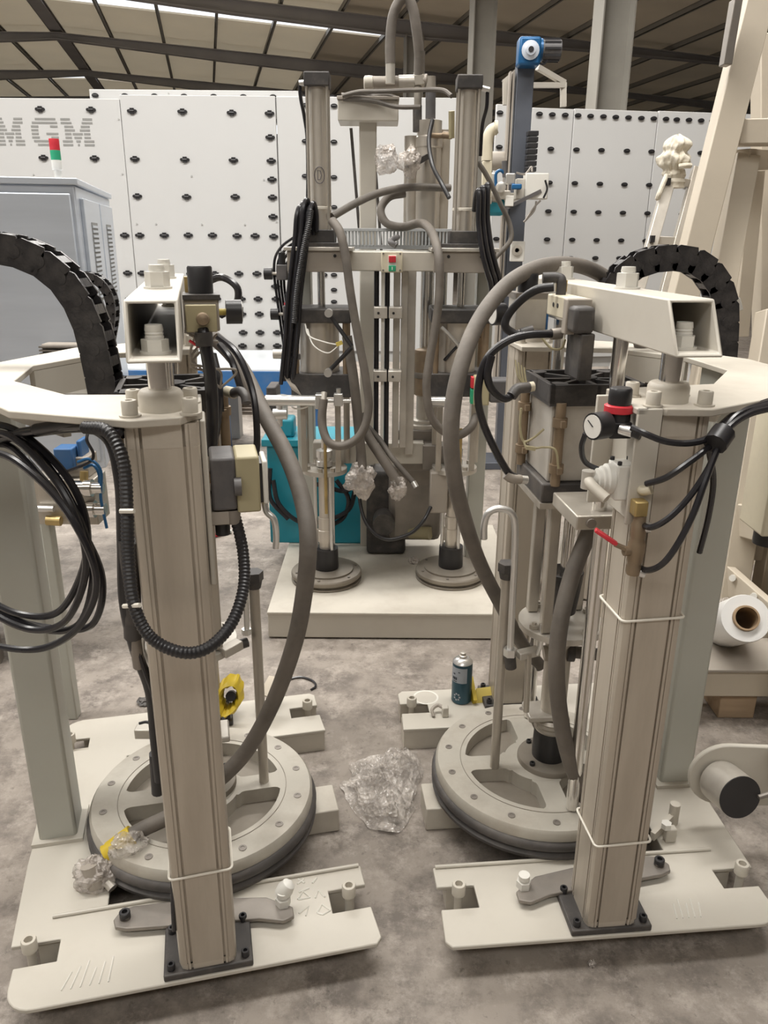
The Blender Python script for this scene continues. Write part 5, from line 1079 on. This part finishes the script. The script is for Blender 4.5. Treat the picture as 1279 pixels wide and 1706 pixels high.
# crate beam on which the film roll rests
bb = thing('timber_beam', 'pale rectangular beam on blocks under the film roll', 'beam', (1.35, 2.32, 0))
bp_ = tpart(bb); bp_(MB().bx(.95, 2.0, 2.22, 2.42, .095, .19), 'beam', 'beige', .004); bp_(MB().bx(.95, 2.0, 2.21, 2.43, .19, .20), 'top_sheet', 'grey_box', .002)
for x in (1.12, 1.55, 1.9): bp_(MB().bx(x, x + .12, 2.24, 2.40, 0, .095), 'block', 'wood', .003)
# film roll
fr_ = thing('film_roll', 'roll of white stretch film with brown cardboard core lying on the beam', 'film roll', (1.10, 2.36, .20))
q0, q1 = Vector((1.145,2.22,0.381)), Vector((1.195,2.5,0.201)); dr = (q1 - q0).normalized()
def hollow(p0, p1, r0, r1, n=36):
    m = MB(); M = Matrix.Translation(p0) @ (p1 - p0).to_track_quat('Z', 'Y').to_matrix().to_4x4(); L = (p1 - p0).length
    m.M = M; m.lathe([(r0, 0), (r1 * .97, 0), (r1, .006), (r1, L - .006), (r1 * .97, L), (r0, L), (r0, 0)], (0, 0, 0), n); return m
fr_o = hollow(q0, q1, .041, .076).build('film', 'film', fr_, True); hollow(q0 - dr * .012, q1 + dr * .01, .034, .0405).build('core', 'cardboard', fr_, True)
crumple(tuple(q0 + dr * .20 + Vector((0, 0, .072))), .05, .05, .012, 9, 'loose_film', 'wrap_thin', fr_)
# roller bracket at the lower right edge
rb = thing('roller_bracket', 'rounded white bracket plate carrying a roller with black end cap', 'roller', (1.02, 1.62, 0))
rbp = tpart(rb); Yb = 1.64
pc = Vector((0.862,1.64,0.233)); MBp = Matrix.Translation(pc) @ Matrix.Rotation(math.pi / 2, 4, 'X') @ Matrix.Rotation(math.radians(-2), 4, 'Z')
out = arc((0, 0), .088, 90, 270, 16) + [(.30, -.088), (.30, .088)]
rbp(MB(MBp).prism(out, -.014, 0), 'bracket_plate', 'paint', .003)
e1 = Vector((0.847,1.63,0.226)); e2 = Vector((0.861,1.55,0.241))
rbp(MB().cyl(e1, e2, .054, n=36), 'roller', 'alu'); d_ = (e2 - e1).normalized()
rbp(MB().cyl(e2, e2 + d_ * .003, .0535, n=36), 'end_cap', 'black'); rbp(MB().cyl(e2 + Vector((.045, -.0, 0)), e2 + Vector((.10, .01, .012)), .006, n=8), 'axle_pin', 'steel_dark')
rbp(MB().bx(pc.x + .10, pc.x + .20, 1.56, 1.62, pc.z + .03, pc.z + .11), 'clamp_block', 'alu', .004)
rbp(MB().bx(pc.x + .22, pc.x + .30, 1.62, 1.70, 0, pc.z + .10), 'leg', 'paint', .004)
# ladder frame with a bundled cloth
ld = thing('ladder', 'aluminium ladder leaning before the right panel screen, cloth on one rail', 'ladder', (1.5, 4.0, 0))
lp = tpart(ld)
lp(MB().beam(*to_floor(*[(1.347,4,1.844),(1.166,3.75,1.286)]), .055, .05, (1, 0, 0)), 'rail', 'alu', .003)
lp(MB().beam(*to_floor(*[(1.46,4,1.826),(1.291,3.75,1.287)]), .05, .045, (1, 0, 0)), 'rail', 'steel', .003)
for q in ([(1.347,3.97,1.769),(1.455,3.97,1.759)], [(1.254,3.85,1.51),(1.375,3.85,1.506)], [(1.173,3.74,1.247),(1.301,3.74,1.248)]): lp(MB().beam(q[0], q[1], .03, .035), 'rung', 'alu', .002)
for c_ in ((1.306,3.95,1.767), (1.225,3.83,1.515)): lp(MB().cb((c_[0], c_[1] - .02, c_[2]), (.02, .02, .03)), 'rung_end', 'black')
cc = Vector((1.342,3.97,1.869)); cm = MB(); vs = []; fs = []; nn = 56
prof_ = catmull([(z, r, 0) for z, r in ((-.085, .034), (-.07, .045), (-.05, .04), (-.03, .062), (-.002, .070), (.018, .055), (.03, .05), (.05, .06), (.075, .05), (.092, .022), (.097, .002))], 4)
for p in prof_:
    for k in range(nn):
        a = 2 * math.pi * k / nn; f = 1 + .10 * math.sin(9 * a + p.x * 55) + .07 * math.sin(17 * a - p.x * 80) + .35 * mnoise.noise((math.cos(a) * 1.6, math.sin(a) * 1.6, p.x * 22))
        vs.append(cc + Vector((p.y * f * math.cos(a) + .012 * mnoise.noise((p.x * 14, 2, 1)), p.y * f * math.sin(a), p.x + .012 * mnoise.noise((math.cos(a) * 2, math.sin(a) * 2, 7)))))
for i in range(len(prof_) - 1):
    for k in range(nn): fs.append((i * nn + k, i * nn + (k + 1) % nn, (i + 1) * nn + (k + 1) % nn, (i + 1) * nn + k))
cl = cm.add(vs, fs).build('bundled_cloth', 'cloth', None, angle=70); tag(cl, 'cream cloth wound round the top of the ladder rail', 'cloth')
tb_ = MB().lathe([(.05, -.06), (.046, -.045), (.05, -.035), (.044, -.02), (.05, -.005), (.042, .02)], (1.348,3.97,1.802), 18)
tb_.build('cloth_wrap', 'cloth', cl)
MB().tube([(1.296,3.93,1.794),(1.27,3.9,1.741),(1.257,3.9,1.694),(1.259,3.89,1.714),(1.289,3.92,1.778)], .011, 8).build('cloth_end', 'cloth', cl)
MB().tube([(1.337,3.9,1.828),(1.365,3.89,1.832),(1.391,3.9,1.833)], .012, 8).build('cloth_end', 'cloth', cl)
# ================================================================== small things
can = thing('spray_can', 'blue spray can with pale label standing on the right rear wing', 'spray can', (0.258,2.22,0.075))
c0 = Vector((0.258,2.22,0.075)); ch = .142; r_ = .0325
MB().lathe([(r_ * .9, 0), (r_, .004), (r_, ch - .004), (r_ * .98, ch)], (0, 0, 0), 32).build('body', 'can_blue', can)
MB().lathe([(r_ * .98, ch), (r_ * 1.02, ch + .002), (r_ * .9, ch + .008), (r_ * .62, ch + .016), (r_ * .5, ch + .018)], (0, 0, 0), 32).build('shoulder', 'bright', can)
MB().lathe([(.010, ch + .016), (.0125, ch + .019), (.0125, ch + .024), (.009, ch + .026), (.009, ch + .034), (.006, ch + .036)], (0, 0, 0), 18).build('nozzle', 'alu', can)
def can_patch(a0, a1, z0, z1, rr_, name, material, n=8):
    m = MB(); vs = []; fs = []
    for i in range(n + 1):
        a = math.radians(a0 + (a1 - a0) * i / n)
        for z in (z0, z1): vs.append((rr_ * math.sin(a), -rr_ * math.cos(a), z))
    for i in range(n): fs.append((2 * i, 2 * i + 2, 2 * i + 3, 2 * i + 1))
    m.add(vs, fs); return m.build(name, material, can)
can_patch(-80, 22, .080, .134, r_ + .0006, 'label', 'can_label')
for a0, a1, z0, z1 in ((-62, -48, .108, .113), (-30, -18, .118, .121), (-68, -58, .090, .100), (-56, -46, .090, .100), (-44, -36, .090, .100), (-66, -36, .083, .086)): can_patch(a0, a1, z0, z1, r_ + .0011, 'print', 'can_mark', 3)
for k in range(7):
    a = 2 * math.pi * k / 7; can_patch(-32 + 16 * math.cos(a) - 5, -32 + 16 * math.cos(a) + 5, .026 + .011 * math.sin(a), .032 + .011 * math.sin(a), r_ + .0008, 'print', 'can_label', 3)
# yellow folded card around the rear post and yellow tape at left
yc = thing('yellow_card', 'folded yellow card lying at the foot of the right rear post', 'card', (0.401,2.226,0.075))
ym = MB(); A_, B_, C_, D_ = [Vector(p) for p in ((0.303,2.198,0.076), (0.483,2.243,0.076), (0.322,2.244,0.12), (0.479,2.255,0.11))]
ym.add([A_, B_, B_ + Vector((.01, .03, .035)), A_ + Vector((.005, .03, .035)), A_ + Vector((-.002, .002, 0)), B_ + Vector((.0, .002, 0)), B_ + Vector((.012, .033, .036)), A_ + Vector((.003, .033, .036))], [(0, 1, 2, 3), (4, 5, 6, 7), (0, 1, 5, 4), (1, 2, 6, 5), (2, 3, 7, 6), (3, 0, 4, 7)])
ym.build('flap', 'yellow_pale', yc, True); MB().beam(A_ + Vector((-.004, .0, .0)), A_ + Vector((-.012, .07, .045)), .012, .05).build('side_flap', 'yellow', yc, True)
yt = thing('tape_roll', 'crumpled yellow tape loop leaning beside the left guide rod', 'tape', (-0.483,2.144,0.075))
yp = [(-0.492,2.08,0.124),(-0.501,2.08,0.171),(-0.488,2.1,0.205),(-0.458,2.12,0.202),(-0.445,2.12,0.168),(-0.451,2.1,0.137),(-0.478,2.08,0.122),(-0.492,2.08,0.124)]
ymb = MB(); cps = catmull(yp, 5)
vs = []
for i, p in enumerate(cps):
    w_ = .011 + .004 * math.sin(i * 1.7)
    for k in range(8):
        a = 2 * math.pi * k / 8; d3 = Vector(p) - Vector((-0.474,2.1,0.158)); d3.normalize()
        vs.append(Vector(p) + d3 * (w_ * math.cos(a)) + Vector((0, 1, 0)) * (.035 * math.sin(a)))
fs = []
for i in range(len(cps) - 1):
    for k in range(8): fs.append((i * 8 + k, i * 8 + (k + 1) % 8, (i + 1) * 8 + (k + 1) % 8, (i + 1) * 8 + k))
ymb.add(vs, fs); ymb.build('loop', 'yellow', yt, True)
MB().cyl(*[(-0.467,2.08,0.171),(-0.475,2.13,0.144)], .016, n=14).build('dark_core', 'black', yt, True)
# paper strip on the left rear wing
ps = MB().beam(*[(-0.367,2.12,0.147),(-0.343,2.2,0.167)], .05, .004); po = ps.build('paper_strip', 'beige', None); tag(po, 'beige paper strip lying on the left rear wing', 'paper')
# clear plastic film heap on the floor between the rams
hp = thing('plastic_film', 'crumpled clear plastic film heap on the floor between the two rams', 'plastic film', (0.007,1.855,0))
rnd = random.Random(11)
outl = [(-0.124, 1.88), (-0.081, 1.908), (-0.093, 1.977), (0.007, 2.022), (0.1, 2.038), (0.124, 1.966), (0.107, 1.896), (0.091, 1.781), (0.059, 1.699), (0.007, 1.689), (-0.041, 1.709), (-0.085, 1.791)]
cx_ = sum(p[0] for p in outl) / len(outl); cy_ = sum(p[1] for p in outl) / len(outl)
rim = catmull([(p[0], p[1], 0) for p in outl] + [(outl[0][0], outl[0][1], 0)], 7)[:-1]
def heap_layer(seed, s0, top, name):
    vs = [(cx_, cy_, top * .6)]; fs = []; n = len(rim); rings = 16
    for k in range(1, rings + 1):
        f = k / rings * s0
        for j, p in enumerate(rim):
            x = cx_ + (p[0] - cx_) * f; y = cy_ + (p[1] - cy_) * f
            nv = mnoise.noise((x * 13 + seed, y * 13, seed)) + .8 * abs(mnoise.noise((x * 27 + y * 19, y * 30 - x * 9, seed + 5))) + .35 * mnoise.noise((x * 70, y * 70, seed))
            z = max(.003, top * (1 - f ** 2.2) * (.55 + .75 * nv) + .004 + (.010 * (nv > .1) * nv if k > rings - 3 else 0))
            vs.append((x + .012 * mnoise.noise((x * 30, y * 30, 3 + seed)), y + .012 * mnoise.noise((x * 30, y * 30, 9 + seed)), z))
    for j in range(n): fs.append((0, 1 + j, 1 + (j + 1) % n))
    for k in range(rings - 1):
        for j in range(n): fs.append((1 + k * n + j, 1 + k * n + (j + 1) % n, 1 + (k + 1) * n + (j + 1) % n, 1 + (k + 1) * n + j))
    MB().add(vs, fs).build(name, 'wrap_thin', hp, True, angle=60)
heap_layer(1.3, 1.0, .055, 'film_layer'); heap_layer(4.1, .86, .085, 'film_layer')
# plastic bag with fittings at the end of the left hose
bg = crumple((-0.658,1.44,0.101), .05, .04, .045, 31, 'plastic_bag', 'wrap', None, 16, .3); tag(bg, 'clear plastic bag with metal fittings tied to the left hose end', 'plastic bag')
crumple((-0.587,1.46,0.165), .04, .03, .025, 32, 'bag_neck', 'wrap_thin', None, 12, .35).parent = bg
MB().cyl(*[(-0.671,1.43,0.136),(-0.657,1.42,0.085)], .022, n=14).build('fitting', 'grey_box', bg); MB().cyl(*[(-0.654,1.42,0.076),(-0.643,1.41,0.054)], .010, n=12).build('fitting', 'white_plastic', bg)
MB().cyl(*[(-0.631,1.42,0.094),(-0.617,1.41,0.086)], .012, n=12).build('fitting', 'alu', bg)
# bits on the floor
lt = thing('marker_pen', 'red and white pen lying on the floor behind the switch box', 'pen', (-0.869,3.923,0)); 
q = ((-0.914,3.864,0.012), (-0.871,3.901,0.012), (-0.823,3.938,0.012)); MB().cyl(q[0], q[1], .012, n=10).build('cap', 'red', lt, True); MB().cyl(q[1], q[2], .011, n=10).build('barrel', 'white_plastic', lt, True)
for k, (c_, lab) in enumerate((((-1.121,2.436,0.008), 'small crumpled scrap of clear plastic beside the left column'), ((-0.814,2.302,0.008), 'dark crumpled scrap on the floor behind the left ram base'), ((0.463,1.292,0.005), 'tiny bit of clear plastic before the right ram base'), ((0.139,3.272,0.125), 'small clear plastic plug on the plinth by the right pail pump'))):
    o = crumple(c_, .022 if k != 2 else .008, .02 if k != 2 else .008, .008 if k < 3 else .018, 50 + k, 'plastic_scrap', ('wrap', 'rubber', 'wrap', 'wrap')[k], None, 8, .4); tag(o, lab, 'scrap')

lc = MB().tube([(-0.344,2.452,0.005), (-0.298,2.47,0.005), (-0.253,2.446,0.005), (-0.237,2.41,0.005), (-0.252,2.386,0.005)], .004, 6).build('cable_offcut', 'tube', None)
tag(lc, 'thin black cable end curling on the floor behind the left ram base', 'cable')
